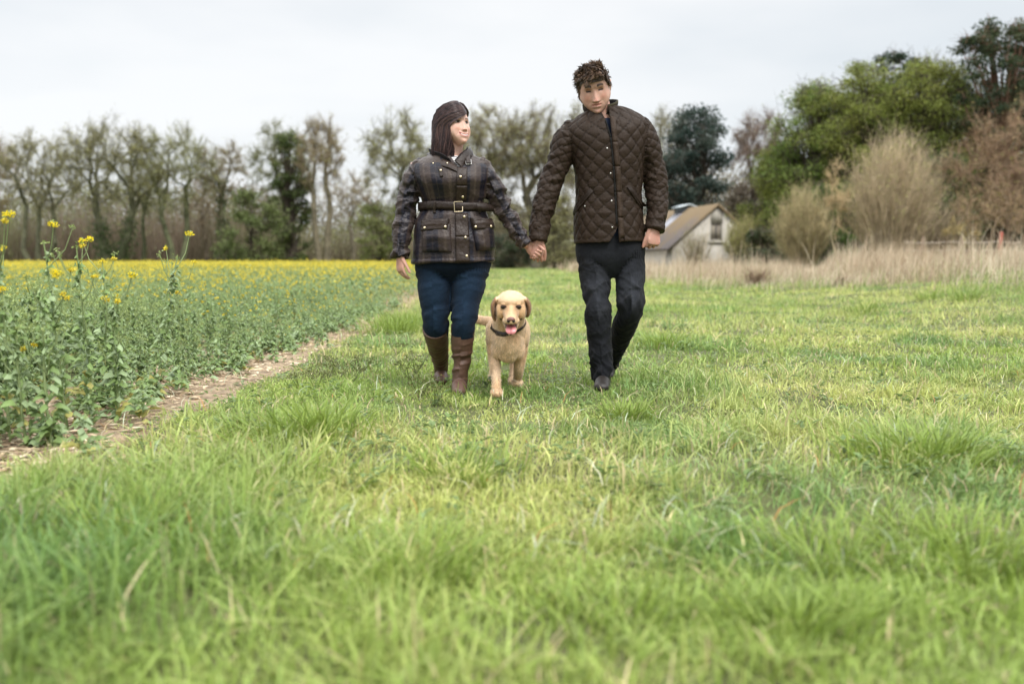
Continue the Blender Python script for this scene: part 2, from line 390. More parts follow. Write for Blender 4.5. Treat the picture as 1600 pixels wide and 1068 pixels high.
def build_dry_grass():
    rng = np.random.default_rng(21); g = Geo()
    for (y0, y1, dens, wd, x1) in [(9, 16, 130, .006, 11), (16, 26, 260, .009, 16), (26, 42, 170, .016, 24), (42, 62, 60, .035, 34), (62, 95, 22, .06, 30)]:
        n = int(dens * (x1 - 3) * (y1 - y0)); x = rng.uniform(3, x1, n); y = rng.uniform(y0, y1, n)
        e = dry_edge(y) + 1.0 * fbm(x * .5, y * .35, 2.0, 2)
        d = smooth(-1.3, 1.9, x - e)
        # on the bank at the right the sward shows green between patches of dead stalks
        gap = smooth(7.2, 9.0, x) * (1 - smooth(19, 25, y)); d = d * (1 - .90 * gap)
        k = (rng.random(n) < d) & (x < .58 * y + 2.5); x, y, e = x[k], y[k], e[k]; n = len(x)
        h = (.34 + .75 * fbm(x * .7, y * .6, 6, 3)) * rng.lognormal(0, .28, n) * (0.75 + .25 * smooth(10, 20, y)) * (1 + .20 * smooth(30, 60, y))
        C = np.array([.50, .395, .275]); C2 = np.array([.64, .55, .41]); C3 = np.array([.36, .25, .17]); r = rng.random((n, 1))
        pn = np.clip(.5 + fbm(x * .8, y * .5, 8, 2), 0, 1)[:, None]
        col = C * (1 - pn) + C2 * pn; col = np.where(r < .22, C3, col); gm = (rng.random((n, 1)) < .30 * smooth(3.0, -.5, x - e)[:, None] + .06); col = np.where(gm, np.array([.24, .30, .09]), col) * rng.uniform(.75, 1.2, (n, 1))
        h = np.where(gm[:, 0], h * .6, h); az = rng.normal(0.2, 1.3, n)
        blades(g, np.stack([x, y, gz(x, y)], 1), h, wd * rng.uniform(.6, 1.3, n), np.clip(rng.normal(.35, .3, n), 0, 1.2), rng, col, y0 >= 26, az=az)
    # scattered single stalks on the bank
    n = 900; y = 8 + 14 * rng.random(n); x = rng.uniform(5, 12.5, n); k = (x > 7 + 1.2 * rng.normal(size=n)) & (x < .55 * y + .6); x, y = x[k], y[k]; n = len(x)
    blades(g, np.stack([x, y, gz(x, y)], 1), rng.uniform(.2, .62, n), rng.uniform(.004, .008, n), rng.uniform(.05, .8, n), rng, np.array([.62, .53, .38]) * rng.uniform(.7, 1.1, (n, 1)))
    build(g, 'dead_grass', material('dead grass', attr=True, rough=.8, translucent=.25), kind='stuff')
    # brown dock clumps that stand out of the dead grass
    for (px, py, s) in [(1183, 440, 1.0), (1316, 446, .45)]:
        Yd = 24 / (1 + (py - 440) * .03); c = P(px, py, Yd); g = Geo(); z = float(gz(c.x, Yd)); n = 230
        b = np.array([c.x, Yd, z]) + rng.normal(0, 1, (n, 3)) * np.array([.14, .14, 0]) * s
        blades(g, b, rng.uniform(.15, .5, n) * s * 1.2, rng.uniform(.008, .016, n), rng.uniform(.3, 1.2, n), rng, np.array([.22, .15, .10]) * rng.uniform(.6, 1.6, (n, 1)))
        build(g, 'dock_clump', M_WEED, category='wild plant', group='brown dock clumps along the dead grass',
              label={1183: 'largest brown withered dock clump at the near edge of the dead grass', 1316: 'small brown withered clump below the big pale willow bush'}[px])
# ------------------------------------------------------------------ the oilseed rape crop
def rape_plant(rng, h, detail, flower, bare=0.0):
    """one plant about the origin: returns stem, leaf and flower Geos"""
    st, lf, fl = Geo(), Geo(), Geo(); fl.heads = []
    ns = 4
    lean = rng.normal(0, .06, 2)
    pts = np.array([[lean[0] * (t ** 1.5) * h + .01 * math.sin(5 * t + lean[0] * 50), lean[1] * t ** 1.5 * h, t * h] for t in np.linspace(0, 1, ns + 1)])
    sides = 5 if detail > 1 else 3
    cs = np.array([.30, .38, .17])
    seg_tubes(st, pts[:-1], pts[1:], np.linspace(.0065, .0035, ns), np.linspace(.006, .003, ns), sides, cs)
    tips = [(pts[-1], 1.0)]
    nb = {0: 2, 1: 6, 2: 10}[detail]
    for i in range(nb):
        t = rng.uniform(.42, .92); p = pts[0] + (pts[-1] - pts[0]) * t; a = rng.uniform(0, 6.28); l = h * rng.uniform(.14, .32)
        q = p + np.array([math.cos(a) * l * .55, math.sin(a) * l * .55, l * .9]); m = (p + q) / 2 + np.array([math.cos(a), math.sin(a), -.3]) * l * .10
        seg_tubes(st, [p, m], [m, q], [.003, .0026], [.0026, .002], 3, cs); tips.append((q, .75))
    nl = {0: 11, 1: 30, 2: 105}[detail]
    for i in range(nl):
        t = rng.random() ** .9 * .93; p = pts[0] + (pts[-1] - pts[0]) * t; a = rng.uniform(0, 6.28)
        L_ = (.135 - .095 * t) * rng.uniform(.6, 1.25) * (1.35 if detail == 0 else (.85 if detail == 1 else .60)); Wd = L_ * rng.uniform(.30, .52)
        el_ = rng.uniform(.1, .9); d = np.array([math.cos(a) * math.cos(el_), math.sin(a) * math.cos(el_), math.sin(el_)])
        s = np.array([-math.sin(a), math.cos(a), rng.normal(0, .3)]); up = np.cross(d, s)
        off = d * L_ * .25 if t < .6 else d * L_ * .1
        b = p + off
        c = (np.array([.20, .29, .10]) if rng.random() < .6 else np.array([.275, .36, .185])) * rng.uniform(.75, 1.25)
        if t < .25 and rng.random() < .25: c = np.array([.42, .40, .12]) * rng.uniform(.7, 1.1)
        if detail >= 1:
            sag = -.35 * L_
            m = b + d * L_ * .5 + up * .02; e = b + d * L_ + np.array([0, 0, sag])
            fold = up * Wd * .22
            V = [b, b + d * L_ * .28 + s * Wd * .42 + fold, m, b + d * L_ * .28 - s * Wd * .42 + fold,
                 b + d * L_ * .68 + s * Wd * .5 + fold + [0, 0, sag * .35], e, b + d * L_ * .68 - s * Wd * .5 + fold + [0, 0, sag * .35]]
            lf.add(V, F4=[[0, 1, 2, 3], [1, 4, 5, 2], [3, 2, 5, 6]], C=c)
        else:
            lf.add([b, b + d * L_ * .6 + s * Wd * .5, b + d * L_, b + d * L_ * .6 - s * Wd * .5], F4=[[0, 1, 2, 3]], C=c)
    for (q, s) in tips:
        if rng.random() < flower:
            n = {0: 7, 1: 16, 2: 44}[detail]; sz = {0: .030, 1: .017, 2: .010}[detail]
            r = .016 * s if detail else .024
            d = rng.normal(size=(n, 3)); d /= np.linalg.norm(d, axis=1, keepdims=True); d[:, 2] = d[:, 2] * .7
            if detail == 2: fl.heads.append(fl.n)
            leaf_quads(fl, q + d * r * rng.uniform(.5, 1.35, (n, 1)), sz, rng, np.array([.80, .66, .07]) * rng.uniform(.65, 1.1, (n, 1)), aspect=.9)
            if detail == 2:
                leaf_quads(st, q + rng.normal(size=(10, 3)) * .004 + [0, 0, .012], .007, rng, (.35, .42, .08), aspect=.6)
        else:
            n = {0: 2, 1: 6, 2: 12}[detail]
            leaf_quads(lf, q + rng.normal(size=(n, 3)) * .008, .014 if detail else .03, rng, np.array([.30, .37, .13]) * rng.uniform(.8, 1.2, (n, 1)))
    return st, lf, fl

def stamp(geo, arr, X, Y, Z, rot, s):
    V, F4, F3, C = arr; n = len(X); nv = len(V)
    c, sn = np.cos(rot)[:, None], np.sin(rot)[:, None]
    vx = (V[:, 0] * c - V[:, 1] * sn) * s[:, None] + X[:, None]; vy = (V[:, 0] * sn + V[:, 1] * c) * s[:, None] + Y[:, None]
    vz = V[:, 2][None] * s[:, None] + Z[:, None]
    k = (np.arange(n) * nv)[:, None, None]
    geo.add(np.stack([vx, vy, vz], -1).reshape(-1, 3), F4=(F4[None] + k).reshape(-1, 4), F3=(F3[None] + k).reshape(-1, 3), C=np.tile(C, (n, 1)))

M_CROP = material('rape leaves and flowers', attr=True, rough=.5, spec=.35, translucent=.28)
M_FLOWER = material('rape petals', attr=True, rough=.6, translucent=.4)
def crop_h(x, y):
    return .40 + .15 * smooth(7.5, 5.5, y) * smooth(-2.3, -2.9, x) + .05 * vnoise(x * .8, y * .8) - .12 * smooth(-2.7, -2.1, x)
def build_crop():
    rng = np.random.default_rng(31); g = Geo()
    for (y0, y1, dens, det, fl, K) in [(3.0, 8, 38, 2, .026, 10), (8, 15, 28, 1, .20, 10), (15, 26, 22, 0, .38, 10), (26, 48, 12, 0, .75, 8), (48, 96, 5.0, 0, .9, 8)]:
        protos = []
        for k in range(K):
            a, b, c = rape_plant(rng, 1.0 * (.5 if det else .55), det, fl); q = Geo()
            for gg in (a, b, c):
                V, F4, F3, C = gg.arrays(); q.add(V, F4, F3, C) if len(V) else None
            protos.append(q.arrays())
        xl = -.58 * y1 - 1.8; n = int(dens * (-2.05 - xl) * (y1 - y0))
        x = rng.uniform(xl, -1.55, n); y = rng.uniform(y0, y1, n)
        keep = (x > -.58 * y - 1.7) & (x < -2.05 + .36 * smooth(5.5, 10, y) + .13 * vnoise(y * 1.7, 1.0) + .12 * vnoise(y * 5, 2.0))
        x, y = x[keep], y[keep]; n = len(x)
        s = crop_h(x, y) * rng.uniform(.82, 1.12, n) / .5
        if y0 >= 26: s *= 1.15
        if y0 >= 48: s *= 1.0
        pick = rng.integers(0, K, n); rot = rng.uniform(0, 6.28, n); z = gz(x, y)
        for k in range(K):
            m = pick == k; stamp(g, protos[k], x[m], y[m], z[m], rot[m], s[m])
    # a few low seedlings on the soil strip
    pr = [rape_plant(rng, .2, 1, 0)[1].arrays() for _ in range(4)]
    n = 240; y = 3.2 + 12 * rng.random(n); x = rng.normal(-1.98, .16, n)
    for k in range(4):
        m = np.arange(n) % 4 == k; stamp(g, pr[k], x[m], y[m], gz(x[m], y[m]), rng.uniform(0, 6, m.sum()), rng.uniform(.4, .9, m.sum()))
    build(g, 'rape_crop', M_CROP, kind='stuff')
    # the plants that stand clear above the crop, each a thing
    tall = [(95, 380, 4.25, 'tallest yellow flowering rape plant standing above the crop against the trees', 1),
            (133, 386, 4.6, 'tall slim rape plant with one small pale flower head right of the tallest', .5),
            (232, 402, 5.2, 'tall rape plant with one round yellow flower head, farthest right of the tall ones', 1),
            (163, 408, 5.0, 'rape plant with yellow flower head between the tall slim one and the farthest right', .9),
            (6, 393, 4.0, 'tall rape plant with yellow flower head cut by the left edge of the photo', 1),
            (70, 438, 3.9, 'rape plant with broad yellow flower head below and left of the tallest', .9),
            (176, 460, 4.4, 'shorter rape plant with bright yellow head low in front of the crop', 1),
            (33, 475, 3.9, 'low rape plant with several yellow heads near the left edge', 1)]
    for (px, py, Yd, lab, f) in tall:
        top = P(px, py, Yd); x = top.x; z = float(gz(x, Yd)); h = top.z - z
        r2 = np.random.default_rng(int(px) + 3); a, b, c = rape_plant(r2, h, 2, .28)
        n = 70; d = r2.normal(size=(n, 3)); d /= np.linalg.norm(d, axis=1, keepdims=True); d[:, 2] *= .6
        V = a.arrays()[0]; tip = V[np.argmax(V[:, 2])]
        c.heads.append(c.n)
        leaf_quads(c, tip + d * .021 * (.6 + .4 * f) * r2.uniform(.5, 1.25, (n, 1)), .009, r2, np.array([.84, .68, .03]) * r2.uniform(.75, 1.1, (n, 1)), aspect=.9)
        e = empty('rape_plant', (x, Yd, z), category='crop plant', label=lab, group='tall rape plants standing above the crop')
        for gg, nm, mt in ((a, 'stem', M_CROP), (b, 'leaves', M_CROP)):
            o = build(gg, nm, mt); o.parent = e
        Vc, F4c, F3c, Cc = c.arrays(); hs = c.heads + [len(Vc)]
        for i0, i1 in zip(hs[:-1], hs[1:]):
            o = link('flower_head', mk_mesh('flower_head', Vc[i0:i1], np.arange(i1 - i0).reshape(-1, 4), np.zeros((0, 3), int), Cc[i0:i1]), M_FLOWER); o.parent = e
# ------------------------------------------------------------------ trees
M_BARK = material('bark', attr=True, rough=.9, noise=(3, .7, 1.3), bump=[(6, .05, 4)])
M_LEAF = material('tree leaves', attr=True, rough=.6, translucent=.3)

def _rot(rng, d, ang):
    a = rng.normal(size=3); a = a - d * a.dot(d); a /= np.linalg.norm(a); r = d * math.cos(ang) + a * math.sin(ang)
    return r / np.linalg.norm(r)

def twigs(g, rng, P0, D, L_, per, thick, col, ang=.6, up=.25):
    n = len(P0) * per; i = np.repeat(np.arange(len(P0)), per)
    p = P0[i] - D[i] * (L_[i] * rng.random(n))[:, None] * .8
    d = D[i] + rng.normal(0, ang, (n, 3)) + np.array([0, 0, up]); d /= np.linalg.norm(d, axis=1, keepdims=True)
    l = (L_[i] * rng.uniform(.35, .95, n))[:, None]
    m = p + d * l * .5; d2 = d + rng.normal(0, .3, (n, 3)); e = m + d2 * l * .5
    C = np.asarray(col) * rng.uniform(.75, 1.3, (n, 1))
    seg_tubes(g, p, m, thick, thick * .7, 3, C); seg_tubes(g, m, e, thick * .7, thick * .25, 3, C)
    d3 = d + rng.normal(0, .7, (n, 3)); seg_tubes(g, m, m + d3 * l * .45, thick * .6, thick * .2, 3, C)
    return np.concatenate([e, m, m + d3 * l * .45])

def ivy(gl, rng, P0, P1, R0, n, size, col, zmax):
    w = np.linalg.norm(P1 - P0, axis=1) * R0; w = w * (P0[:, 2] < zmax); w = w / w.sum(); i = rng.choice(len(P0), n, p=w)
    t = rng.random((n, 1)); p = P0[i] * (1 - t) + P1[i] * t + rng.normal(0, 1, (n, 3)) * (R0[i] * .8 + .16)[:, None]
    leaf_quads(gl, p, size, rng, np.array(col) * rng.uniform(.6, 1.5, (n, 1)))

def limbs(rng, base, T, r0, frac=.42, wob=.05, bow=.06):
    """limbs that divide again and again until each target point in the crown is reached"""
    S = []; tips = []; M = len(T)
    def rad(n): return max(r0 * (n / M) ** .66, .011)
    def run(p, q, ra, rb, n):
        d = q - p; l = np.linalg.norm(d); k = 4 if n > 20 else 3; pr = p
        for i in range(1, k + 1):
            t = i / k; x = p + d * t + (rng.normal(0, wob * l * .5, 3) if i < k else 0) + np.array([0, 0, bow * l * math.sin(t * 3.14)]) * (1 if n < 40 else 0)
            S.append((pr, x, ra + (rb - ra) * (i - 1) / k, ra + (rb - ra) * t, n)); pr = x
        return q
    def rec(p, T):
        n = len(T)
        if n == 1:
            run(p, T[0], rad(1) * 1.2, rad(1) * .7, 1); d = T[0] - p; tips.append((T[0], d / max(np.linalg.norm(d), 1e-6), np.linalg.norm(d))); return
        c = T.mean(0); q = p + (c - p) * frac * rng.uniform(.75, 1.2); q = q + rng.normal(0, wob, 3) * np.linalg.norm(c - p)
        run(p, q, rad(n), rad(n) * .93, n)
        w = T - c; ax = w[rng.integers(0, n)] - w[rng.integers(0, n)] + rng.normal(0, .1, 3); ax[2] *= .5
        o = np.argsort(w @ ax); k = int(n * rng.uniform(.32, .68)); k = min(max(k, 1), n - 1); rec(q, T[o[:k]]); rec(q, T[o[k:]])
    rec(base, T)
    P0 = np.array([a[0] for a in S]); P1 = np.array([a[1] for a in S])
    return P0, P1, np.array([a[2] for a in S]), np.array([a[3] for a in S]), np.array([a[4] for a in S]), np.array([t[0] for t in tips]), np.array([t[1] for t in tips]), np.array([t[2] for t in tips])

def crown_points(rng, n, H, W_, lo, hollow=.55):
    P_ = []
    while len(P_) < n:
        d = rng.normal(size=3); d /= np.linalg.norm(d); r = hollow + (1 - hollow) * rng.random() if rng.random() < .8 else rng.random()
        c = (H * (1 + lo) / 2) ; x = np.array([d[0] * W_ * r, d[1] * W_ * r, c + d[2] * (H - c) * r])
        if d[2] < -.2 and rng.random() < .55: continue
        x[:2] *= (1 - .15 * (x[2] / H)); P_.append(x)
    return np.array(P_)

def bare_tree(px, base_py, top_py, Y, seed, label, wpx=90, r0=.40, fork=.24, lo=.28, M=170, bark=(.10, .095, .06), leafc=(.36, .37, .12), leaves=2.2, twig=6, thick=.0072, ivy_n=0, ivy_top=.5, group=None, name='bare_tree', cat='tree', stems=1, sprawl=0.0, ang=.6, twl=.055):
    M = int(M * 1.35); r0 = r0 * .82; rng = np.random.default_rng(seed); b = P(px, base_py, Y); z = float(gz(b.x, Y)); H = P(px, top_py, Y).z - z; Wd = wpx * Y / FPX / 2 * 1.48
    T = crown_points(rng, M, H * 1.03, Wd, lo); T[:, 0] += sprawl * T[:, 2]
    out = []
    f = T[:, 0] + rng.normal(0, Wd * .25, M)
    cuts = np.array_split(np.argsort(f), stems)
    for k, idx in enumerate(cuts):
        x0 = (k - (stems - 1) / 2) * r0 * 1.7; tip0 = np.array([x0 * 1.6 + (T[idx, 0].mean()) * .22, rng.normal(0, .2), H * fork * rng.uniform(.8, 1.15)])
        kk = 5; tr = np.array([np.array([x0, 0, 0]) * (1 - t) + tip0 * t + np.array([math.sin(t * 5 + seed) * .12, 0, 0]) * t for t in np.linspace(0, 1, kk + 1)])
        rr = r0 * math.sqrt(len(idx) / M) * (1.1 if stems > 1 else 1)
        R = limbs(rng, tr[-1], T[idx], rr * .85)
        out.append((np.concatenate([tr[:-1], R[0]]), np.concatenate([tr[1:], R[1]]), np.concatenate([rr * np.linspace(1.25, .92, kk), R[2]]), np.concatenate([rr * np.linspace(1.12, .86, kk), R[3]]), np.concatenate([np.full(kk, 999), R[4]]), R[5], R[6], R[7]))
    P0, P1, R0, R1, NN, TP, TD, TL = [np.concatenate([o[i] for o in out]) for i in range(8)]
    g, gt, gl = Geo(), Geo(), Geo(); big = NN > 8; jit = np.asarray(bark) * 1.15 * rng.uniform(.8, 1.2, (len(P0), 1))
    seg_tubes(g, P0[big], P1[big], R0[big], R1[big], 7, jit[big]); seg_tubes(g, P0[~big], P1[~big], R0[~big], R1[~big], 4, jit[~big])
    tb = np.asarray(bark) * np.array([1.9, 1.75, 1.6])
    sm = NN <= 3; sd_ = P1[sm] - P0[sm]; ls = np.linalg.norm(sd_, axis=1, keepdims=True)
    QP = np.concatenate([TP, P1[sm]]); QD = np.concatenate([TD, sd_ / np.maximum(ls, 1e-6)])
    ends = twigs(gt, rng, QP, QD, np.full(len(QP), H * twl), twig, thick, tb, ang=ang)
    n = int(len(TP) * leaves * twig)
    if n:
        i = rng.integers(0, len(ends), n); leaf_quads(gl, ends[i] + rng.normal(0, .15, (n, 3)), rng.uniform(.08, .18, n) * (H / 14) ** .5, rng, np.array(leafc) * rng.uniform(.6, 1.35, (n, 1)))
    if ivy_n: ivy(gl, rng, P0[big], P1[big], R0[big], ivy_n, .24, (.05, .08, .024), H * ivy_top)
    e = empty(name, (b.x, Y, z), category=cat, label=label)
    if group: e['group'] = group
    for gg, nm, mt in ((g, 'trunk', M_BARK), (gt, 'twigs', M_BARK), (gl, 'crown', M_LEAF)):
        if gg.n: o = build(gg, nm, mt); o.parent = e
    return e

def leafy_tree(px, base_py, top_py, Y, seed, label, wpx, cols, n=16000, leaf=.17, clumps=60, lowest=.12, group=None, name='leafy_tree', trunk_r=.3, shape='round', flat=1.0, cat='tree', bark=(.075, .06, .045), zbase=None, dens=.5):
    """crown of leaf clumps on real limbs"""
    rng = np.random.default_rng(seed); b = P(px, base_py, Y); z = float(gz(b.x, Y)) if zbase is None else zbase
    H = P(px, top_py, Y).z - z; Wd = wpx * Y / FPX / 2
    g, gl = Geo(), Geo()
    C = []
    while len(C) < clumps:
        t = rng.uniform(0, 1); a = rng.uniform(0, 6.28); rr = rng.random() ** .42
        zz = lowest + (1 - lowest) * t
        if shape == 'round': prof = math.sqrt(max(0, 1 - ((t - .42) / .60) ** 2)) if t > .42 else (.72 + .28 * t / .42)
        elif shape == 'cone': prof = 1.05 * (1 - t) ** .75 + .1
        elif shape == 'column': prof = .9 - .45 * t ** 3
        elif shape == 'pine':
            if t < .52: continue
            prof = .55 + .6 * math.sin((t - .5) * 2 * 3.14) * .8
        C.append((math.cos(a) * rr * Wd * prof, math.sin(a) * rr * Wd * prof, zz * H * .97))
    C = np.array(C)
    # limbs to the clumps
    th = H * (.62 if shape != 'pine' else .85); k = 6
    tr = np.array([[.04 * H * math.sin(i * .9 + seed) * (i / k), 0, th * i / k] for i in range(k + 1)])
    seg_tubes(g, tr[:-1], tr[1:], trunk_r * np.linspace(1, .5, k), trunk_r * np.linspace(.92, .42, k), 8, np.array(bark))
    idx = np.clip((C[:, 2] / th * k * .7).astype(int), 1 if shape != 'pine' else 3, k)
    A = tr[idx]; mid = (A + C) / 2 + rng.normal(0, .15, C.shape); 
    seg_tubes(g, A, mid, trunk_r * .26, trunk_r * .16, 5, np.array(bark)); seg_tubes(g, mid, C, trunk_r * .16, trunk_r * .06, 4, np.array(bark))
    per = n // clumps; cr = np.sqrt(Wd * H) * (.255 if shape not in ('pine', 'column') else (.13 if shape == 'pine' else .18)) * rng.uniform(.6, 1.35, clumps) * (60 / clumps) ** .33
    i = np.repeat(np.arange(clumps), per); m = len(i)
    d = rng.normal(size=(m, 3)); d /= np.linalg.norm(d, axis=1, keepdims=True)
    rad = rng.random(m) ** dens
    fl = np.array([1, 1, .62 * flat])
    p = C[i] + d * fl * (rad * cr[i])[:, None] * (1 + .35 * vnoise(d[:, 0] * 2 + i, d[:, 1] * 2, d[:, 2] * 2))[:, None]
    p[:, 2] = np.maximum(p[:, 2], .1)
    cols = np.asarray(cols, float); top = np.clip(p[:, 2] / H, 0, 1)
    pick = np.clip(rng.random(clumps)[i] * .75 + rng.random(m) * .25, 0, .999) * (len(cols) - 1); lo = pick.astype(int); f = (pick - lo)[:, None]
    c = cols[lo] * (1 - f) + cols[np.minimum(lo + 1, len(cols) - 1)] * f
    leaf_quads(gl, p, leaf * rng.uniform(.6, 1.3, m), rng, c * rng.uniform(.78, 1.22, (m, 1)), aspect=.7)
    tt = np.repeat(C, 3, 0); twigs(g, rng, tt, rng.normal(size=tt.shape) * .5, np.full(len(tt), cr.mean() * 1.3), 3, .02, np.array(bark) * 1.3)
    e = empty(name, (b.x, Y, z), category=cat, label=label)
    if group: e['group'] = group
    o = build(g, 'trunk', M_BARK); o.parent = e; o = build(gl, 'crown', M_LEAF); o.parent = e
    return e

def twig_bush(px, base_py, top_py, Y, seed, label, wpx, col, leafc, n=420, leaves=2500, name='shrub', fan=1.0, zbase=None, leafsize=.07, thick=.018):
    rng = np.random.default_rng(seed); b = P(px, base_py, Y); z = float(gz(b.x, Y)) if zbase is None else zbase
    H = P(px, top_py, Y).z - z; Wd = wpx * Y / FPX / 2; g, gl = Geo(), Geo()
    a = rng.uniform(0, 6.28, n); t = rng.random(n) ** .6
    p0 = np.stack([np.cos(a) * Wd * .22 * t, np.sin(a) * Wd * .22 * t, np.zeros(n)], 1)
    hh = H * (1 - .38 * t ** 2) * rng.uniform(.6, 1.02, n)
    p3 = np.stack([np.cos(a) * Wd * t * fan, np.sin(a) * Wd * t * fan, hh], 1) + rng.normal(0, .12, (n, 3))
    p1 = p0 * .6 + p3 * .35 + [0, 0, .0]; p1[:, 2] = hh * .42; p2 = p0 * .25 + p3 * .72; p2[:, 2] = hh * .76
    p1 += rng.normal(0, .08, (n, 3)); p2 += rng.normal(0, .1, (n, 3))
    c = np.array(col) * rng.uniform(.7, 1.3, (n, 1))
    for (u, v, r1, r2) in ((p0, p1, thick * 1.5, thick), (p1, p2, thick, thick * .7), (p2, p3, thick * .7, thick * .3)): seg_tubes(g, u, v, r1, r2, 4, c)
    D = p3 - p1; D /= np.linalg.norm(D, axis=1, keepdims=True)
    ends = twigs(g, rng, np.concatenate([p3, p2]), np.concatenate([D, D]), np.full(2 * n, H * .22), 4, thick * .45, np.array(col) * 1.15, ang=.35)
    i = rng.integers(0, len(ends), leaves)
    leaf_quads(gl, ends[i] + rng.normal(0, .1, (leaves, 3)), leafsize * rng.uniform(.6, 1.5, leaves), rng, np.array(leafc) * rng.uniform(.7, 1.3, (leaves, 1)))
    e = empty(name, (b.x, Y, z), category='bush', label=label)
    o = build(g, 'branches', M_BARK); o.parent = e; o = build(gl, 'foliage', M_LEAF); o.parent = e
    return e

def build_woods():
    # --- far row behind the crop
    R = dict(group='bare spring trees in a row behind the yellow crop')
    brown, moss = (.125, .10, .07), (.105, .112, .06)
    bare_tree(-12, 416, 203, 100, 1, 'bare tree cut off by the left edge of the photo, first of the far row', 85, r0=.42, bark=brown, leafc=(.26, .20, .07), **R)
    bare_tree(62, 416, 200, 96, 2, 'bare many-stemmed tree at far left with limbs fanning out from a low fork', 120, r0=.50, fork=.17, stems=3, M=220, bark=(.10, .10, .06), leafc=(.33, .31, .10), **R)
    bare_tree(178, 416, 184, 93, 3, 'tall bare tree with thick dark low-forking trunk, widest crown of the left row', 150, r0=.66, fork=.23, stems=2, M=300, bark=(.085, .085, .05), leafc=(.33, .32, .10), leaves=2.4, ivy_n=2200, ivy_top=.30, **R)
    bare_tree(226, 416, 232, 98, 4, 'slender greenish bare tree just right of the thick-trunked one', 60, r0=.26, fork=.3, M=90, bark=moss, leafc=(.28, .33, .10), **R)
    bare_tree(278, 416, 192, 95, 5, 'bare tree with two mossy stems, third tall crown from the left', 115, r0=.46, fork=.24, stems=2, M=230, bark=moss, leaves=1.4, **R)
    bare_tree(350, 416, 214, 97, 6, 'thin bare upright tree with brown ivy-wrapped stem left of the green ivy tree', 70, r0=.36, fork=.42, lo=.45, M=110, bark=(.125, .11, .07), leaves=.6, ivy_n=1200, ivy_top=.66, **R)
    bare_tree(322, 416, 270, 104, 61, 'small thin bare tree in the gap left of the brown ivy-wrapped stem', 60, r0=.22, fork=.25, M=80, bark=brown, leaves=.3, **R)
    leafy_tree(456, 416, 195, 94, 7, 'tall narrow tree clad in green ivy, left of the woman', 70, [(.055, .085, .028), (.10, .135, .04), (.17, .19, .06)], n=10000, leaf=.22, clumps=75, lowest=.04, name='ivy_tree', trunk_r=.5, shape='column', dens=.9)
    bare_tree(446, 416, 188, 96, 72, 'bare twiggy tree entwined with the ivy-clad tree', 90, r0=.40, fork=.3, M=170, bark=moss, leafc=(.20, .23, .07), leaves=2.2, **R)
    leafy_tree(395, 418, 298, 90, 71, 'low fresh green bushy tree at the foot of the ivy-clad tree', 100, [(.11, .15, .05), (.18, .21, .07)], n=9000, leaf=.22, clumps=60, lowest=.03, trunk_r=.15, dens=.9)
    bare_tree(505, 416, 180, 92, 8, 'tall bare tree with two bare stems, right of the ivy-clad tree', 66, r0=.44, fork=.40, lo=.42, stems=2, M=170, bark=(.14, .12, .08), leaves=.8, **R)
    bare_tree(552, 416, 262, 103, 81, 'lower brownish bare tree between two tall ones left of the woman', 90, r0=.26, M=120, bark=(.14, .12, .085), leaves=.9, **R)
    bare_tree(622, 416, 170, 90, 9, 'bare tree with twisting limbs whose crown shows left of the woman\'s head', 105, r0=.48, fork=.30, M=230, bark=(.11, .11, .07), leafc=(.35, .36, .10), leaves=1.6, **R)
    leafy_tree(596, 418, 318, 86, 91, 'yellowish green low bushy tree behind the woman\'s hanging arm', 90, [(.14, .17, .05), (.22, .24, .08)], n=7000, leaf=.2, clumps=50, lowest=.03, trunk_r=.15, dens=.9)
    bare_tree(762, 416, 170, 88, 10, 'wide twiggy tree budding olive, seen just right of the woman\'s head', 130, r0=.54, fork=.22, M=300, bark=(.11, .10, .07), leafc=(.34, .34, .13), leaves=3.0, **R)
    bare_tree(838, 416, 164, 86, 11, 'tall dark-limbed budding tree centred between the two walkers', 125, r0=.58, fork=.26, M=320, bark=(.095, .085, .06), leafc=(.34, .34, .13), leaves=3.0, **R)
    bare_tree(905, 416, 165, 95, 12, 'budding tree whose crown shows left of the man\'s head', 90, r0=.4, M=200, leafc=(.34, .34, .13), leaves=2.6, **R)
    bare_tree(1040, 416, 168, 105, 13, 'pale thin-limbed tree in the gap right of the man\'s shoulder', 90, r0=.35, M=170, leafc=(.28, .28, .11), leaves=2.4, **R)
    leafy_tree(866, 412, 300, 74, 14, 'olive yellow bush mass between the man\'s arm and jacket', 75, [(.19, .19, .08), (.28, .26, .12)], n=8000, leaf=.15, clumps=60, lowest=.03, trunk_r=.12, dens=.9)
    leafy_tree(800, 412, 318, 80, 141, 'olive brown bush behind the space between the clasped arms', 80, [(.15, .14, .07), (.22, .20, .10)], n=8000, leaf=.16, clumps=60, lowest=.03, trunk_r=.12, dens=.9)
    leafy_tree(792, 414, 366, 76, 15, 'dark green low hedge bush behind the clasped hands', 80, [(.035, .055, .03), (.07, .085, .04)], n=5000, leaf=.16, clumps=40, lowest=.02, trunk_r=.10, dens=.8)
    # --- middle: dark evergreen, bare tree
    leafy_tree(1085, 405, 168, 82, 16, 'large dark blue-green evergreen behind the barn and the man\'s arm', 128, [(.022, .045, .036), (.05, .075, .06), (.085, .11, .085)], n=22000, leaf=.22, clumps=110, lowest=.05, name='evergreen_tree', trunk_r=.4, shape='column')
    leafy_tree(1040, 405, 235, 80, 17, 'lower dark evergreen against the man\'s right-hand sleeve', 70, [(.02, .04, .032), (.05, .07, .055)], n=9000, leaf=.2, clumps=60, lowest=.05, name='evergreen_tree', trunk_r=.3)
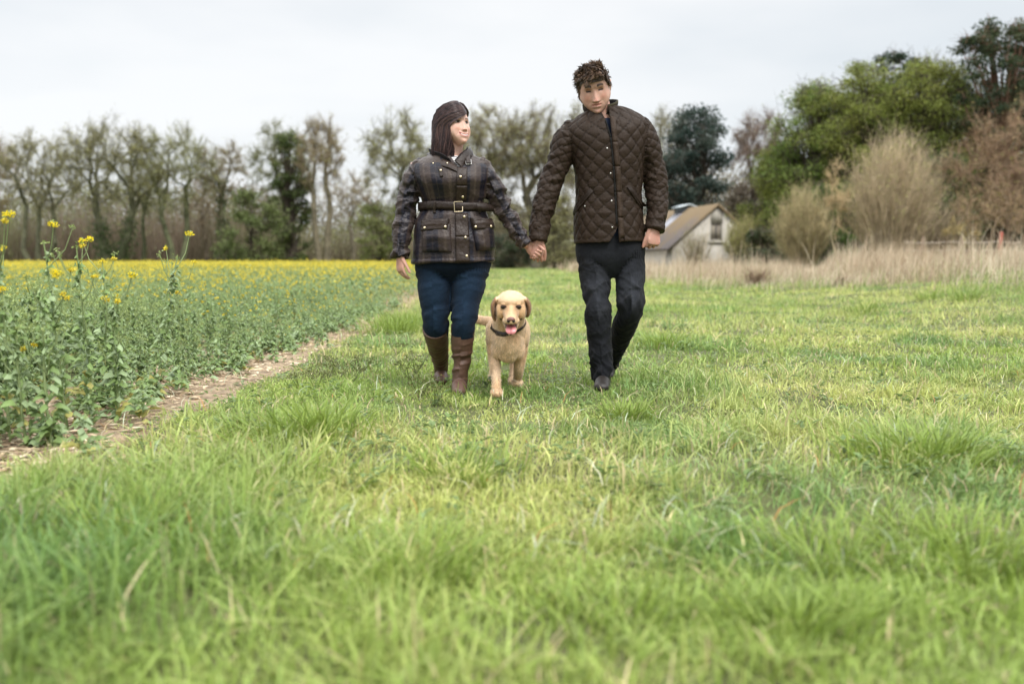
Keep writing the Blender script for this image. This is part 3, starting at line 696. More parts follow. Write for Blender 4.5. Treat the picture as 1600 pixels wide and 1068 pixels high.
    bare_tree(1183, 405, 170, 88, 18, 'bare grey-brown tree against the sky between evergreen and green wood', 80, r0=.40, fork=.32, lo=.4, M=220, bark=(.13, .105, .09), leaves=.2, ivy_n=900, ivy_top=.6)
    leafy_tree(1170, 402, 285, 72, 19, 'rounded brownish mauve budding tree behind the barn gable', 80, [(.10, .075, .055), (.15, .13, .08)], n=9000, leaf=.15, clumps=50, lowest=.03, trunk_r=.2)
    # --- right-hand wood
    gr = [(.095, .15, .032), (.15, .215, .045), (.24, .28, .065)]
    yl = [(.13, .18, .035), (.22, .25, .05), (.31, .31, .08)]
    leafy_tree(1215, 402, 232, 62, 20, 'mid green tree at the left end of the right-hand wood', 110, yl, n=30240, leaf=.115, clumps=119, lowest=.05)
    leafy_tree(1268, 402, 128, 60, 21, 'tall fresh green tree rising steeply at the wood\'s left shoulder', 140, gr + yl[1:2], n=51840, leaf=.115, clumps=187, lowest=.06, trunk_r=.35)
    leafy_tree(1345, 402, 98, 58, 22, 'tall tree with bright yellow-green new leaves on top, above the willow bush', 150, gr[1:] + yl[1:], n=56160, leaf=.115, clumps=204, lowest=.08, trunk_r=.35)
    leafy_tree(1448, 402, 96, 57, 23, 'broad yellow-green tree left of the tall pine', 175, gr[1:] + yl[1:], n=56160, leaf=.115, clumps=204, lowest=.08, trunk_r=.4)
    leafy_tree(1300, 402, 285, 52, 24, 'deep green lower tree behind the two pale bushes', 130, [(.055, .11, .018), (.10, .17, .03)], n=28080, leaf=.10, clumps=119, lowest=.02, trunk_r=.2)
    leafy_tree(1465, 402, 245, 51, 25, 'dark green tree filling the wood right of the willow bush', 130, [(.04, .075, .018), (.08, .13, .026)], n=30240, leaf=.10, clumps=119, lowest=.02, trunk_r=.25)
    leafy_tree(1560, 402, 250, 55, 26, 'very dark evergreen undergrowth tree behind the wire fence', 170, [(.016, .03, .012), (.035, .05, .02)], n=30240, leaf=.115, clumps=136, lowest=.02, trunk_r=.25)
    leafy_tree(1392, 402, 76, 66, 27, 'pine whose flat dark top pokes above the yellow-green trees', 100, [(.02, .04, .022), (.05, .075, .04)], n=7000, leaf=.18, clumps=42, lowest=0, name='pine_tree', shape='pine', trunk_r=.3, flat=.8)
    leafy_tree(1555, 402, 28, 54, 28, 'tallest dark pine with layered needle clumps at the right edge', 150, [(.025, .045, .022), (.055, .08, .035), (.09, .10, .05)], n=20000, leaf=.15, clumps=85, lowest=0, name='pine_tree', shape='pine', trunk_r=.38, flat=.85, bark=(.16, .09, .06))
    leafy_tree(1660, 402, 40, 58, 281, 'second dark pine mostly beyond the right edge', 150, [(.025, .045, .022), (.055, .08, .035)], n=12000, leaf=.16, clumps=60, lowest=0, name='pine_tree', shape='pine', trunk_r=.38, flat=.85, bark=(.16, .09, .06))
    bare_tree(1575, 400, 150, 40, 29, 'leafless orange-brown twiggy tree overhanging at the right edge', 170, r0=.17, fork=.20, lo=.1, M=130, bark=(.17, .125, .085), leafc=(.34, .28, .12), leaves=.8, thick=.0055, ang=.8, twl=.075)
    bare_tree(1548, 400, 285, 36, 30, 'small brown twiggy tree in front of the dark undergrowth by the fence post', 110, r0=.08, fork=.3, lo=.3, M=110, bark=(.17, .13, .085), leafc=(.30, .24, .10), leaves=.6, thick=.005, ang=.8)
    bare_tree(1650, 400, 190, 38, 301, 'reddish bare tree beyond the right edge with twigs reaching in', 170, r0=.15, lo=.1, M=180, bark=(.14, .10, .07), leaves=.3, thick=.006, ang=.8)
    bare_tree(1305, 400, 255, 42, 31, 'thin pale leafless sapling between the two pale bushes', 40, r0=.06, fork=.35, M=26, bark=(.29, .24, .15), leafc=(.26, .24, .1), leaves=.4, twig=4, thick=.008, twl=.09)
    bare_tree(1500, 400, 330, 40, 311, 'thin forked yellowish sapling right of the willow bush', 45, r0=.06, fork=.45, M=16, bark=(.34, .29, .15), leaves=.4, twig=4, thick=.008, twl=.09)
    twig_bush(1392, 402, 208, 42, 32, 'large fan-shaped pale willow bush with yellowish tips before the green wood', 150, (.45, .36, .24), (.40, .38, .15), n=440, leaves=3600, thick=.014)
    twig_bush(1255, 402, 292, 46, 33, 'smaller straw-coloured bush left of the big willow bush', 90, (.40, .33, .19), (.28, .27, .10), n=300, leaves=2600)
    twig_bush(1160, 404, 338, 54, 34, 'yellowish shrub beside the right end of the barn', 60, (.26, .23, .11), (.34, .34, .11), n=160, leaves=2600)
    twig_bush(1480, 400, 325, 44, 341, 'low tangle of pale twigs between willow bush and fence post', 90, (.30, .24, .16), (.28, .25, .11), n=220, leaves=1200)
    twig_bush(1085, 404, 352, 53, 342, 'sparse leafless shrub in front of the barn wall', 60, (.24, .20, .13), (.3, .3, .12), n=50, leaves=200)
    leafy_tree(1190, 404, 360, 50, 35, 'small dark laurel bush at the foot of the wood right of the barn', 75, [(.03, .05, .018), (.10, .11, .05)], n=3500, leaf=.14, clumps=30, lowest=.02, trunk_r=.08)
    # --- undergrowth and distant wood as one mass
    rng = np.random.default_rng(77); g = Geo()
    n = 21000; x = rng.uniform(-72, 40, n); y = rng.uniform(104, 128, n)
    h = (6.2 + 3.8 * fbm(x * .09, 1, 1, 3) * 2) * rng.uniform(.35, 1.05, n)
    m = np.array([.21, .16, .115]) ; q = np.clip(.5 + 1.4 * fbm(x * .07, y * .02, 5, 2), 0, 1)[:, None]
    col = (m * (1 - q) + np.array([.19, .19, .095]) * q) * rng.uniform(.6, 1.35, (n, 1))
    blades(g, np.stack([x, y, x * 0], 1), h, rng.uniform(.05, .16, n), rng.uniform(0, .35, n), rng, col, True)
    n = 80000; x = rng.uniform(-72, 45, n); y = rng.uniform(103, 130, n)
    z = (6.8 + 4.2 * fbm(x * .09, 1, 1, 3) * 2) * rng.random(n) ** .9
    q = np.clip(.6 + 1.6 * fbm(x * .10, y * .02, 5, 3), 0, 1)[:, None]
    col = (np.array([.20, .155, .10]) * (1 - q) + np.array([.19, .205, .085]) * q) * rng.uniform(.55, 1.4, (n, 1))
    leaf_quads(g, np.stack([x, y, z], 1), rng.uniform(.12, .38, n), rng, col)
    build(g, 'undergrowth', M_LEAF, kind='stuff')
    g = Geo(); n = 130000; x = rng.uniform(-110, 110, n); y = rng.uniform(132, 170, n)
    H = 10.5 + 3.6 * fbm(x * .05, 3, 2, 4) * 2 + 3.0 * smooth(10, 60, x)
    z = H * rng.random(n) ** 1.15
    col = np.array([.20, .18, .13]) * rng.uniform(.6, 1.3, (n, 1))
    leaf_quads(g, np.stack([x, y, z], 1), rng.uniform(.2, .6, n), rng, col)
    build(g, 'distant_woodland', M_LEAF, kind='stuff')
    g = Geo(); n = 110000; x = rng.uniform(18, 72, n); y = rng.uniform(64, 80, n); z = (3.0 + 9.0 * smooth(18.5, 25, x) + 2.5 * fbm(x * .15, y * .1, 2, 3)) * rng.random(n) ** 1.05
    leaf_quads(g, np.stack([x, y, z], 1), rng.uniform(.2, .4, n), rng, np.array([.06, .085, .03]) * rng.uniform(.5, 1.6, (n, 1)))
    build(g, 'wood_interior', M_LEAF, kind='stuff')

# ------------------------------------------------------------------ barn and wire fence
def box(g, a, b, C=(1, 1, 1)):
    x0, y0, z0 = a; x1, y1, z1 = b
    V = [(x0, y0, z0), (x1, y0, z0), (x1, y1, z0), (x0, y1, z0), (x0, y0, z1), (x1, y0, z1), (x1, y1, z1), (x0, y1, z1)]
    g.add(V, F4=[[0, 3, 2, 1], [4, 5, 6, 7], [0, 1, 5, 4], [1, 2, 6, 5], [2, 3, 7, 6], [3, 0, 4, 7]], C=C)

def build_barn():
    Y = 58.0
    pk = P(1121, 322, Y); sl = P(1040, 402, Y); sr = P(1170, 372, Y)
    # gable front faces the camera; the ridge runs back and to the left
    e = empty('barn', (pk.x, Y, 0), category='barn', label='low pale stone barn with moss-covered roof among the trees, right of the man')
    ridge = Vector((-1.6, 10.0, 0.0)); rd = ridge.normalized(); side = Vector((rd.y, -rd.x, 0))   # to the right of the ridge
    H = pk.z; half = 2.65; eave = H - 2.28
    def q(a, s, z): return Vector((rd.x * a + side.x * s, rd.y * a + side.y * s, z))
    g = Geo()
    sd = side * 1.0
    # gable wall as a slab with a window opening
    zb = -1.2; w0, w1, z0, z1 = -.40, .33, P(1120, 376, Y).z, P(1120, 348, Y).z
    def gz_at(s): return H - (H - eave) * abs(s) / half - .02
    cols = [-half, w0, w1, half]
    def slab(pts, C=(1, 1, 1), th=.35):
        n = len(pts); F = [q(0, s, z) for s, z in pts]; B = [q(th, s, z) for s, z in pts]; V = [tuple(v) for v in F + B]
        F3 = [[0, i, i + 1] for i in range(1, n - 1)] + [[n, n + i + 1, n + i] for i in range(1, n - 1)]
        F4 = [[i, n + i, n + (i + 1) % n, (i + 1) % n] for i in range(n)]
        g.add(V, F4=F4, F3=F3, C=C)
    slab([(-half, zb), (w0, zb), (w0, gz_at(w0)), (-half, gz_at(-half))])
    slab([(w1, zb), (half, zb), (half, gz_at(half)), (w1, gz_at(w1))])
    slab([(w0, zb), (w1, zb), (w1, z0), (w0, z0)])
    slab([(w0, z1), (w1, z1), (w1, gz_at(w1)), (0, gz_at(0)), (w0, gz_at(w0))])
    Lb = 14.0
    for s in (-half, half):
        V = [q(.35, s, zb), q(Lb, s, zb), q(Lb, s, eave), q(.35, s, eave)]; V2 = [v - side * (.3 if s > 0 else -.3) for v in V]
        g.add([tuple(v) for v in V + V2], F4=[[0, 1, 2, 3], [7, 6, 5, 4], [3, 2, 6, 7], [0, 3, 7, 4], [1, 5, 6, 2]])
    wall = build(g, 'wall', material('barn rendered stone', (.43, .40, .35), .9, noise=(1.4, .86, 1.08), bump=[(5, .03, 5)])); wall.parent = e
    # roof slopes
    g = Geo(); 
    for s in (-1, 1):
        ov = half + .35; zo = H - (H - eave) * ov / half
        A = [q(-.18, 0, H + .02), q(Lb, 0, H + .02), q(Lb, s * ov, zo + .02), q(-.18, s * ov, zo + .02)]; B = [v + Vector((0, 0, .14)) for v in A]
        n = 24; F = []
        V = [tuple(v) for v in A + B]; g.add(V, F4=[[0, 1, 2, 3], [7, 6, 5, 4], [3, 2, 6, 7], [0, 3, 7, 4], [1, 5, 6, 2]])
    m = material('mossy slate roof', (.16, .13, .115), .85); t = m.node_tree; b = t.nodes['Principled BSDF']
    tco = t.nodes.new('ShaderNodeTexCoord'); n1 = t.nodes.new('ShaderNodeTexNoise'); n1.inputs['Scale'].default_value = .55; n1.inputs['Detail'].default_value = 6
    mp2 = t.nodes.new('ShaderNodeMapping'); mp2.inputs['Scale'].default_value = (1, 1, .45); t.links.new(tco.outputs['Object'], mp2.inputs[0]); t.links.new(mp2.outputs[0], n1.inputs['Vector'])
    sp = t.nodes.new('ShaderNodeSeparateXYZ'); t.links.new(tco.outputs['Object'], sp.inputs[0])
    mr = t.nodes.new('ShaderNodeMapRange'); mr.inputs['From Min'].default_value = eave - .5; mr.inputs['From Max'].default_value = H; mr.inputs['To Min'].default_value = -.22; mr.inputs['To Max'].default_value = .24; t.links.new(sp.outputs['Z'], mr.inputs['Value'])
    ad = t.nodes.new('ShaderNodeMath'); t.links.new(n1.outputs['Fac'], ad.inputs[0]); t.links.new(mr.outputs[0], ad.inputs[1])
    r = t.nodes.new('ShaderNodeValToRGB'); r.color_ramp.elements[0].position = .36; r.color_ramp.elements[0].color = (.15, .13, .125, 1); r.color_ramp.elements[1].position = .62; r.color_ramp.elements[1].color = (.20, .145, .085, 1)
    t.links.new(ad.outputs[0], r.inputs['Fac']); t.links.new(r.outputs[0], b.inputs['Base Color'])
    roof = build(g, 'roof', m); roof.parent = e
    # skylight strip of newer slates, and the raised vent on the ridge
    g = Geo(); V = []
    for a, s in ((5.0, -.35), (6.6, -.35), (6.6, -2.75), (5.0, -2.75)): V.append(tuple(q(a, s, H - (H - eave) * abs(s) / half + .19)))
    V += [tuple(Vector(v) - Vector((0, 0, .03))) for v in V]
    g.add(V, F4=[[0, 1, 2, 3], [0, 4, 5, 1], [1, 5, 6, 2], [2, 6, 7, 3], [3, 7, 4, 0], [7, 6, 5, 4]]); o = build(g, 'roof_panel', material('grey roof sheet', (.30, .30, .33), .6, noise=(2, .8, 1.1))); o.parent = roof; o.matrix_parent_inverse = Matrix()
    g = Geo(); h0 = H - .1
    V = [tuple(q(a, s, z)) for z, w in ((h0, .42), (H + .24, .42)) for a, s in ((5.0, -w), (6.6, -w), (6.6, w), (5.0, w))]
    g.add(V, F4=[[0, 1, 5, 4], [1, 2, 6, 5], [2, 3, 7, 6], [3, 0, 4, 7]], C=(.06, .07, .08))
    V = [tuple(q(a, s, z)) for a in (4.85, 6.75) for s, z in ((-.55, H + .24), (0, H + .40), (.55, H + .24), (.55, H + .18), (0, H + .34), (-.55, H + .18))]
    g.add(V, F4=[[0, 1, 7, 6], [1, 2, 8, 7], [3, 4, 10, 9], [4, 5, 11, 10], [0, 5, 4, 1], [1, 4, 3, 2], [6, 7, 10, 11], [7, 8, 9, 10], [2, 3, 9, 8], [5, 0, 6, 11]], C=(.62, .68, .72))
    o = build(g, 'roof_vent', material('painted roof vent', attr=True, rough=.5)); o.parent = roof; o.matrix_parent_inverse = Matrix()
    # window: frame, pane of boarded shutters
    g = Geo()
    def bar(s0, s1, za, zb_, a0, a1, C):
        V = [tuple(q(a, s, z)) for z in (za, zb_) for a, s in ((a0, s0), (a1, s0), (a1, s1), (a0, s1))]
        g.add(V, F4=[[0, 1, 2, 3], [4, 7, 6, 5], [0, 4, 5, 1], [1, 5, 6, 2], [2, 6, 7, 3], [3, 7, 4, 0]], C=C)
    bar(w0 + .004, w0 + .09, z0 + .004, z1 - .004, .05, .16, (.24, .22, .19)); bar(w1 - .09, w1 - .004, z0 + .004, z1 - .004, .05, .16, (.24, .22, .19))
    bar(w0 + .09, w1 - .09, z1 - .09, z1 - .004, .05, .16, (.24, .22, .19)); bar(w0 + .09, w1 - .09, z0 + .004, z0 + .09, .05, .16, (.24, .22, .19))
    bar((w0 + w1) / 2 - .04, (w0 + w1) / 2 + .04, z0 + .09, z1 - .09, .06, .15, (.12, .11, .10))
    wn = build(g, 'window', material('window frame', attr=True, rough=.8)); wn.parent = e
    g = Geo(); bar(w0 + .09, (w0 + w1) / 2 - .04, z0 + .09, z1 - .09, .10, .13, (.27, .24, .19)); bar((w0 + w1) / 2 + .04, w1 - .09, z0 + .09, z1 - .09, .10, .13, (.23, .20, .16))
    o = build(g, 'shutter', material('weathered shutter boards', attr=True, rough=.85, noise=(4, .8, 1.15))); o.parent = wn; o.matrix_parent_inverse = Matrix()
    g = Geo(); bar(w0 - .1, w1 + .1, z0 - .13, z0 - .003, -.10, .05, (.45, .42, .36)); o = build(g, 'window_sill', material('stone sill', attr=True, rough=.85)); o.parent = wn; o.matrix_parent_inverse = Matrix()

def build_fence():
    Y = 27.0; c = P(1562, 400, Y); z = float(gz(c.x, Y)); top = P(1562, 362, Y).z
    e = empty('wire_fence', (c.x, Y, z), category='fence', label='wire fence with red-topped post in front of the dark undergrowth at the right')
    for i, (px, col) in enumerate(((1562, (.42, .12, .09)), (1500, (.24, .18, .13)), (1625, (.24, .18, .13)), (1440, (.24, .18, .13)))):
        g = Geo(); b = P(px, 400, Y + i * .4); x = b.x - c.x; tz = top - z - (.1 if i else 0)
        seg_tubes(g, [[x, i * .4, -.3], [x + .01, i * .4, tz * .6]], [[x + .01, i * .4, tz * .6], [x + .02, i * .4, tz]], [.05, .048], [.048, .045], 8, col)
        g.add([[x + .02 + .045 * math.cos(a), i * .4 + .045 * math.sin(a), tz + .001] for a in np.arange(8) / 8 * 6.283], F4=[[0, 1, 2, 3], [0, 3, 4, 7], [4, 5, 6, 7]], C=col)
        o = build(g, 'post', M_POST); o.parent = e
        if i == 0: o['label'] = 'red-painted post'
    xs = [P(px, 400, Y).x - c.x for px in (1440, 1500, 1562, 1625)]; ys = [1.2, .4, 0, .8]
    for hz in (P(1562, 377, Y).z - z, P(1562, 390, Y).z - z):
        g = Geo(); pts = []
        for k in range(3):
            for t in np.linspace(0, 1, 9)[:-1]: pts.append([xs[k] + (xs[k + 1] - xs[k]) * t, ys[k] + (ys[k + 1] - ys[k]) * t + .052, hz - .03 * 4 * t * (1 - t)])
        pts = np.array(pts); seg_tubes(g, pts[:-1], pts[1:], .010, .010, 4, (.50, .42, .36)); o = build(g, 'wire', M_POST); o.parent = e
M_POST = material('weathered post', attr=True, rough=.8, noise=(12, .8, 1.15))
# ------------------------------------------------------------------ tools for figures
def vec(a): return np.array(a, float)
def PX(px, py, Y): return np.array(P(px, py, Y))
def catmull(A, n):
    """resample the rows of A (k, m) smoothly to n rows, by row index"""
    A = np.asarray(A, float); k = len(A); t = np.linspace(0, k - 1, n); i = np.clip(t.astype(int), 0, k - 2); f = (t - i)[:, None]
    g = lambda j: A[np.clip(j, 0, k - 1)]
    p0, p1, p2, p3 = g(i - 1), g(i), g(i + 1), g(i + 2)
    return .5 * ((2 * p1) + (-p0 + p2) * f + (2 * p0 - 5 * p1 + 4 * p2 - p3) * f ** 2 + (-p0 + 3 * p1 - 3 * p2 + p3) * f ** 3)

def grid_faces(nr, nu, closed=True):
    r = np.arange(nr - 1)[:, None]; c = np.arange(nu if closed else nu - 1)[None]; c2 = (c + 1) % nu
    return np.stack([r * nu + c, r * nu + c2, (r + 1) * nu + c2, (r + 1) * nu + c], -1).reshape(-1, 4)

def piece(V, nr, nu, UV, pid):
    """closed tube of rings: adds fan caps"""
    F4 = grid_faces(nr, nu); V = np.asarray(V).reshape(-1, 3); UV = np.asarray(UV).reshape(-1, 2)
    a, b = V[:nu].mean(0), V[-nu:].mean(0); n = len(V)
    V = np.concatenate([V, [a, b]]); UV = np.concatenate([UV, [UV[:nu].mean(0)], [UV[-nu - 0:][:nu].mean(0)]])
    i = np.arange(nu); j = (i + 1) % nu
    F3 = np.concatenate([np.stack([j, i, np.full(nu, n)], 1), np.stack([i + (nr - 1) * nu, j + (nr - 1) * nu, np.full(nu, n + 1)], 1)])
    return dict(V=V, F4=F4, F3=F3, UV=UV, id=np.full(len(V), pid))

def limb(pts, rad, ref=(0, -1, 0), pid=0, nu=28, step=.012, round0=True, round1=True, pw=2.0):
    """tapered limb through joints; rad entries are r or (side, front)"""
    pts = np.asarray(pts, float); rad = np.array([(r, r) if np.isscalar(r) else r for r in rad], float)
    ln = np.linalg.norm(np.diff(pts, axis=0), axis=1).sum(); nr = max(int(ln / step), 6)
    M = catmull(np.concatenate([pts, rad], 1), nr); c = M[:, :3]; r = M[:, 3:]
    T = np.gradient(c, axis=0); T /= np.linalg.norm(T, axis=1, keepdims=True)
    v = np.concatenate([[0], np.cumsum(np.linalg.norm(np.diff(c, axis=0), axis=1))])
    if round0:
        k = np.array([.98, .85, .5]); s = np.sqrt(1 - k ** 2)
        c = np.concatenate([c[0] - T[0] * (k * r[0].min())[:, None], c]); r = np.concatenate([r[0] * s[:, None], r]); v = np.concatenate([v[0] - k * r[3].min(), v]); T = np.concatenate([np.tile(T[0], (3, 1)), T])
    if round1:
        k = np.array([.5, .85, .98]); s = np.sqrt(1 - k ** 2); rl = r[-1].copy()
        c = np.concatenate([c, c[-1] + T[-1] * (k * rl.min())[:, None]]); r = np.concatenate([r, rl * s[:, None]]); v = np.concatenate([v, v[-1] + k * rl.min()]); T = np.concatenate([T, np.tile(T[-1], (3, 1))])
    T, S, Nn = frames(T, ref)
    th = np.arange(nu) / nu * 2 * np.pi - np.pi / 2 + np.pi      # theta 0 at the back
    ca, sa = np.cos(th), np.sin(th)
    if pw != 2: ca = np.sign(ca) * np.abs(ca) ** (2 / pw); sa = np.sign(sa) * np.abs(sa) ** (2 / pw)
    V = c[:, None] + S[:, None] * (ca[None, :, None] * r[:, None, :1]) + Nn[:, None] * (sa[None, :, None] * r[:, None, 1:])
    mr = rad.mean(); U = np.broadcast_to((np.arange(nu) / nu * 2 * np.pi * mr)[None], (len(c), nu)); Vv = np.broadcast_to(v[:, None], (len(c), nu))
    return piece(V, len(c), nu, np.stack([U, Vv], -1), pid)

def trunk_rings(rings, Y, pid=0, nu=64, step=.01, pw=2.3, yaw=0.0, roundtop=True):
    """rings: (xl, yl, xr, yr, depth half, shift in Y) from the bottom up, silhouettes in photograph pixels at depth Y"""
    A = []
    for (xl, yl, xr, yr, b, sy) in rings:
        l, r = PX(xl, yl, Y + sy), PX(xr, yr, Y + sy); A.append(np.concatenate([(l + r) / 2, (r - l) / 2, [b]]))
    A = np.array(A); ln = np.linalg.norm(np.diff(A[:, :3], axis=0), axis=1).sum(); nr = int(ln / step); M = catmull(A, nr)
    c, ax, b = M[:, :3], M[:, 3:6], M[:, 6]
    v = np.concatenate([[0], np.cumsum(np.linalg.norm(np.diff(c, axis=0), axis=1))])
    th = np.arange(nu) / nu * 2 * np.pi + np.pi / 2
    ca, sa = np.cos(th), np.sin(th); ca = np.sign(ca) * np.abs(ca) ** (2 / pw); sa = np.sign(sa) * np.abs(sa) ** (2 / pw)
    B = np.array([math.sin(yaw), math.cos(yaw), 0])
    V = c[:, None] + ax[:, None] * ca[None, :, None] + B * (sa[None, :, None] * b[:, None, None])
    mr = np.linalg.norm(ax, axis=1).mean() * .92
    U = np.broadcast_to(((np.arange(nu) / nu * 2 * np.pi) * mr)[None], (nr, nu)); Vv = np.broadcast_to(v[:, None], (nr, nu))
    return piece(V, nr, nu, np.stack([U, Vv], -1), pid)

def ball(c, r, basis=None, pid=0, n=20):
    th = np.linspace(0, np.pi, n)[1:-1]; ph = np.arange(2 * n) / (2 * n) * 2 * np.pi; r = np.broadcast_to(np.asarray(r, float), (3,))
    T, Ph = np.meshgrid(th, ph, indexing='ij'); L_ = np.stack([np.sin(T) * np.cos(Ph) * r[0], np.sin(T) * np.sin(Ph) * r[1], np.cos(T) * r[2]], -1)
    if basis is not None: L_ = L_ @ np.asarray(basis)
    return piece((L_ + np.asarray(c)).reshape(-1, 3), n - 2, 2 * n, np.zeros(((n - 2) * 2 * n, 2)), pid)

def fuse(pieces, voxel, smooth_it=3, keepuv=True):
    """one continuous surface from overlapping pieces; returns V, N, F, UV, id"""
    V = np.concatenate([p['V'] for p in pieces]); off = np.cumsum([0] + [len(p['V']) for p in pieces])
    F4 = np.concatenate([p['F4'] + o for p, o in zip(pieces, off)]); F3 = np.concatenate([p['F3'] + o for p, o in zip(pieces, off)])
    me = mk_mesh('tmp', V, F4, F3); ob = bpy.data.objects.new('tmp', me); SC.collection.objects.link(ob)
    md = ob.modifiers.new('r', 'REMESH'); md.mode = 'VOXEL'; md.voxel_size = voxel; md.adaptivity = 0
    if smooth_it:
        s = ob.modifiers.new('s', 'SMOOTH'); s.iterations = smooth_it; s.factor = .5
    dg = bpy.context.evaluated_depsgraph_get(); dg.update()
    m2 = bpy.data.meshes.new_from_object(ob.evaluated_get(dg)); bpy.data.objects.remove(ob); bpy.data.meshes.remove(me)
    n = len(m2.vertices); W_ = np.empty(n * 3, np.float32); m2.vertices.foreach_get('co', W_); W_ = W_.reshape(-1, 3).astype(float)
    ls = np.empty(len(m2.polygons), np.int32); m2.polygons.foreach_get('loop_total', ls); st = np.empty(len(m2.polygons), np.int32); m2.polygons.foreach_get('loop_start', st)
    lv = np.empty(len(m2.loops), np.int32); m2.loops.foreach_get('vertex_index', lv)
    q = st[ls == 4]; F = lv[q[:, None] + np.arange(4)]; t = st[ls == 3]; T3 = lv[t[:, None] + np.arange(3)] if len(t) else np.zeros((0, 3), int)
    bpy.data.meshes.remove(m2)
    uv = np.zeros((n, 2)); pid = np.zeros(n, int)
    if keepuv:
        kd = KDTree(len(V)); UVa = np.concatenate([p['UV'] for p in pieces]); ida = np.concatenate([p['id'] for p in pieces])
        for i, v in enumerate(V): kd.insert(v, i)
        kd.balance()
        for i in range(n):
            r = kd.find_n(W_[i], 3); w = [1 / (x[2] + 1e-4) for x in r]; k = [x[1] for x in r]; pid[i] = ida[k[0]]
            same = [(a, b) for a, b in zip(w, k) if ida[b] == pid[i] and abs(UVa[b, 0] - UVa[k[0], 0]) < .1]
            sw = sum(a for a, _ in same); uv[i] = sum(a * UVa[b] for a, b in same) / sw
    return W_, vnormals(W_, F, T3), F, T3, uv, pid

def vnormals(V, F, T3=None):
    n = np.zeros_like(V); a = np.cross(V[F[:, 2]] - V[F[:, 0]], V[F[:, 3]] - V[F[:, 1]])
    for k in range(4): np.add.at(n, F[:, k], a)
    if T3 is not None and len(T3):
        a = np.cross(V[T3[:, 1]] - V[T3[:, 0]], V[T3[:, 2]] - V[T3[:, 0]])
        for k in range(3): np.add.at(n, T3[:, k], a)
    return n / np.maximum(np.linalg.norm(n, axis=1, keepdims=True), 1e-12)

def put(name, V, F, T3, C, mat, parent, **kw):
    o = link(name, mk_mesh(name, V, F, T3, C, smooth_shade=True), mat, **kw); o.parent = parent
    root = parent
    while root.parent: root = root.parent
    if root.type == 'EMPTY' and not (root.parent): o.matrix_parent_inverse = Matrix.Translation(-Vector(root.location)) if parent == root else Matrix()
    return o

def plain(pieces, name, mat, parent, C=(1, 1, 1), **kw):
    """pieces kept as they are, in one mesh"""
    g = Geo()
    for p in pieces: g.add(p['V'], p['F4'], p['F3'], C)
    V, F4, F3, Cc = g.arrays(); return put(name, V, F4, F3, Cc, mat, parent, **kw)

class Drape:
    """lays patches of cloth on a surface, looking from the camera's side of it"""
    def __init__(s, V, F): s.b = BVHTree.FromPolygons([tuple(v) for v in V], [tuple(int(i) for i in f) for f in F]); s.o = Vector((0, 0, CAMH))
    def hit(s, px, py):
        d = (P(px, py, 5.0) - s.o).normalized(); h = s.b.ray_cast(s.o, d)
        if h[0] is None:
            for k in range(1, 14):
                for ddx, ddy in ((k, 0), (-k, 0), (0, k), (0, -k)):
                    d = (P(px + ddx, py + ddy, 5.0) - s.o).normalized(); h = s.b.ray_cast(s.o, d)
                    if h[0] is not None: break
                if h[0] is not None: break
        return np.array(h[0]), np.array(h[1])
    def patch(s, corners, nu, nv, off, thick, bulge=0.0, wr=0.0, colf=None, smoothn=1):
        """corners: px positions tl, tr, br, bl"""
        tl, tr, br, bl = [vec(c) for c in corners]; Q = np.zeros((nv, nu, 3)); Nn = np.zeros((nv, nu, 3))
        for j in range(nv):
            for i in range(nu):
                a, b = i / (nu - 1), j / (nv - 1); p = (tl * (1 - a) + tr * a) * (1 - b) + (bl * (1 - a) + br * a) * b
                Q[j, i], Nn[j, i] = s.hit(*p)
        for _ in range(smoothn * 3):
            R = Q.copy(); R[1:-1, 1:-1] = (Q[1:-1, 1:-1] * 2 + Q[:-2, 1:-1] + Q[2:, 1:-1] + Q[1:-1, :-2] + Q[1:-1, 2:]) / 6; Q = R
        Nm = Nn.reshape(-1, 3).mean(0); Nn = Nn * .4 + Nm / np.linalg.norm(Nm); Nn /= np.linalg.norm(Nn, axis=2, keepdims=True)
        a, b = np.meshgrid(np.linspace(0, 1, nu), np.linspace(0, 1, nv)); e = (np.clip(4 * a * (1 - a), 0, 1) * np.clip(4 * b * (1 - b), 0, 1)) ** .35
        w = wr * fbm(a * 3.1 + corners[0][0], b * 4.3, 1.7, 2)
        top = Q + Nn * (off + thick + bulge * e + w * e)[..., None]; bot = Q + Nn * (-.003)
        n = nu * nv; V = np.concatenate([top.reshape(-1, 3), bot.reshape(-1, 3)])
        F = grid_faces(nv, nu, False); F = F[:, ::-1]
        rim = list(range(nu)) + [j * nu + nu - 1 for j in range(1, nv)] + [(nv - 1) * nu + i for i in range(nu - 2, -1, -1)] + [j * nu for j in range(nv - 2, 0, -1)]
        r = np.array(rim); r2 = np.roll(r, -1); S = np.stack([r, r2, r2 + n, r + n], 1)
        C = np.ones((n, 3)) if colf is None else colf(a, b).reshape(-1, 3)
        if corners[1][0] < corners[0][0]: F = F[:, ::-1]
        return V, np.concatenate([F, S]), np.concatenate([C, C])
    def add(s, name, mat, parent, corners, nu, nv, off, thick, bulge=0, wr=0, colf=None, **kw):
        V, F, C = s.patch(corners, nu, nv, off, thick, bulge, wr, colf); return put(name, V, F, np.zeros((0, 3), int), C, mat, parent, **kw)
    def stud(s, name, mat, parent, px, py, r, off=.006, **kw):
        p, n = s.hit(px, py); n = n * .5 + vec([0, -1, 0]) * .5; n /= np.linalg.norm(n); t = np.cross(n, [0, 0, 1.]); t /= np.linalg.norm(t); u = np.cross(t, n)
        b = ball(p + n * off, (r, r, r * .45), [t, u, n], n=8); return plain([b], name, mat, parent, **kw)

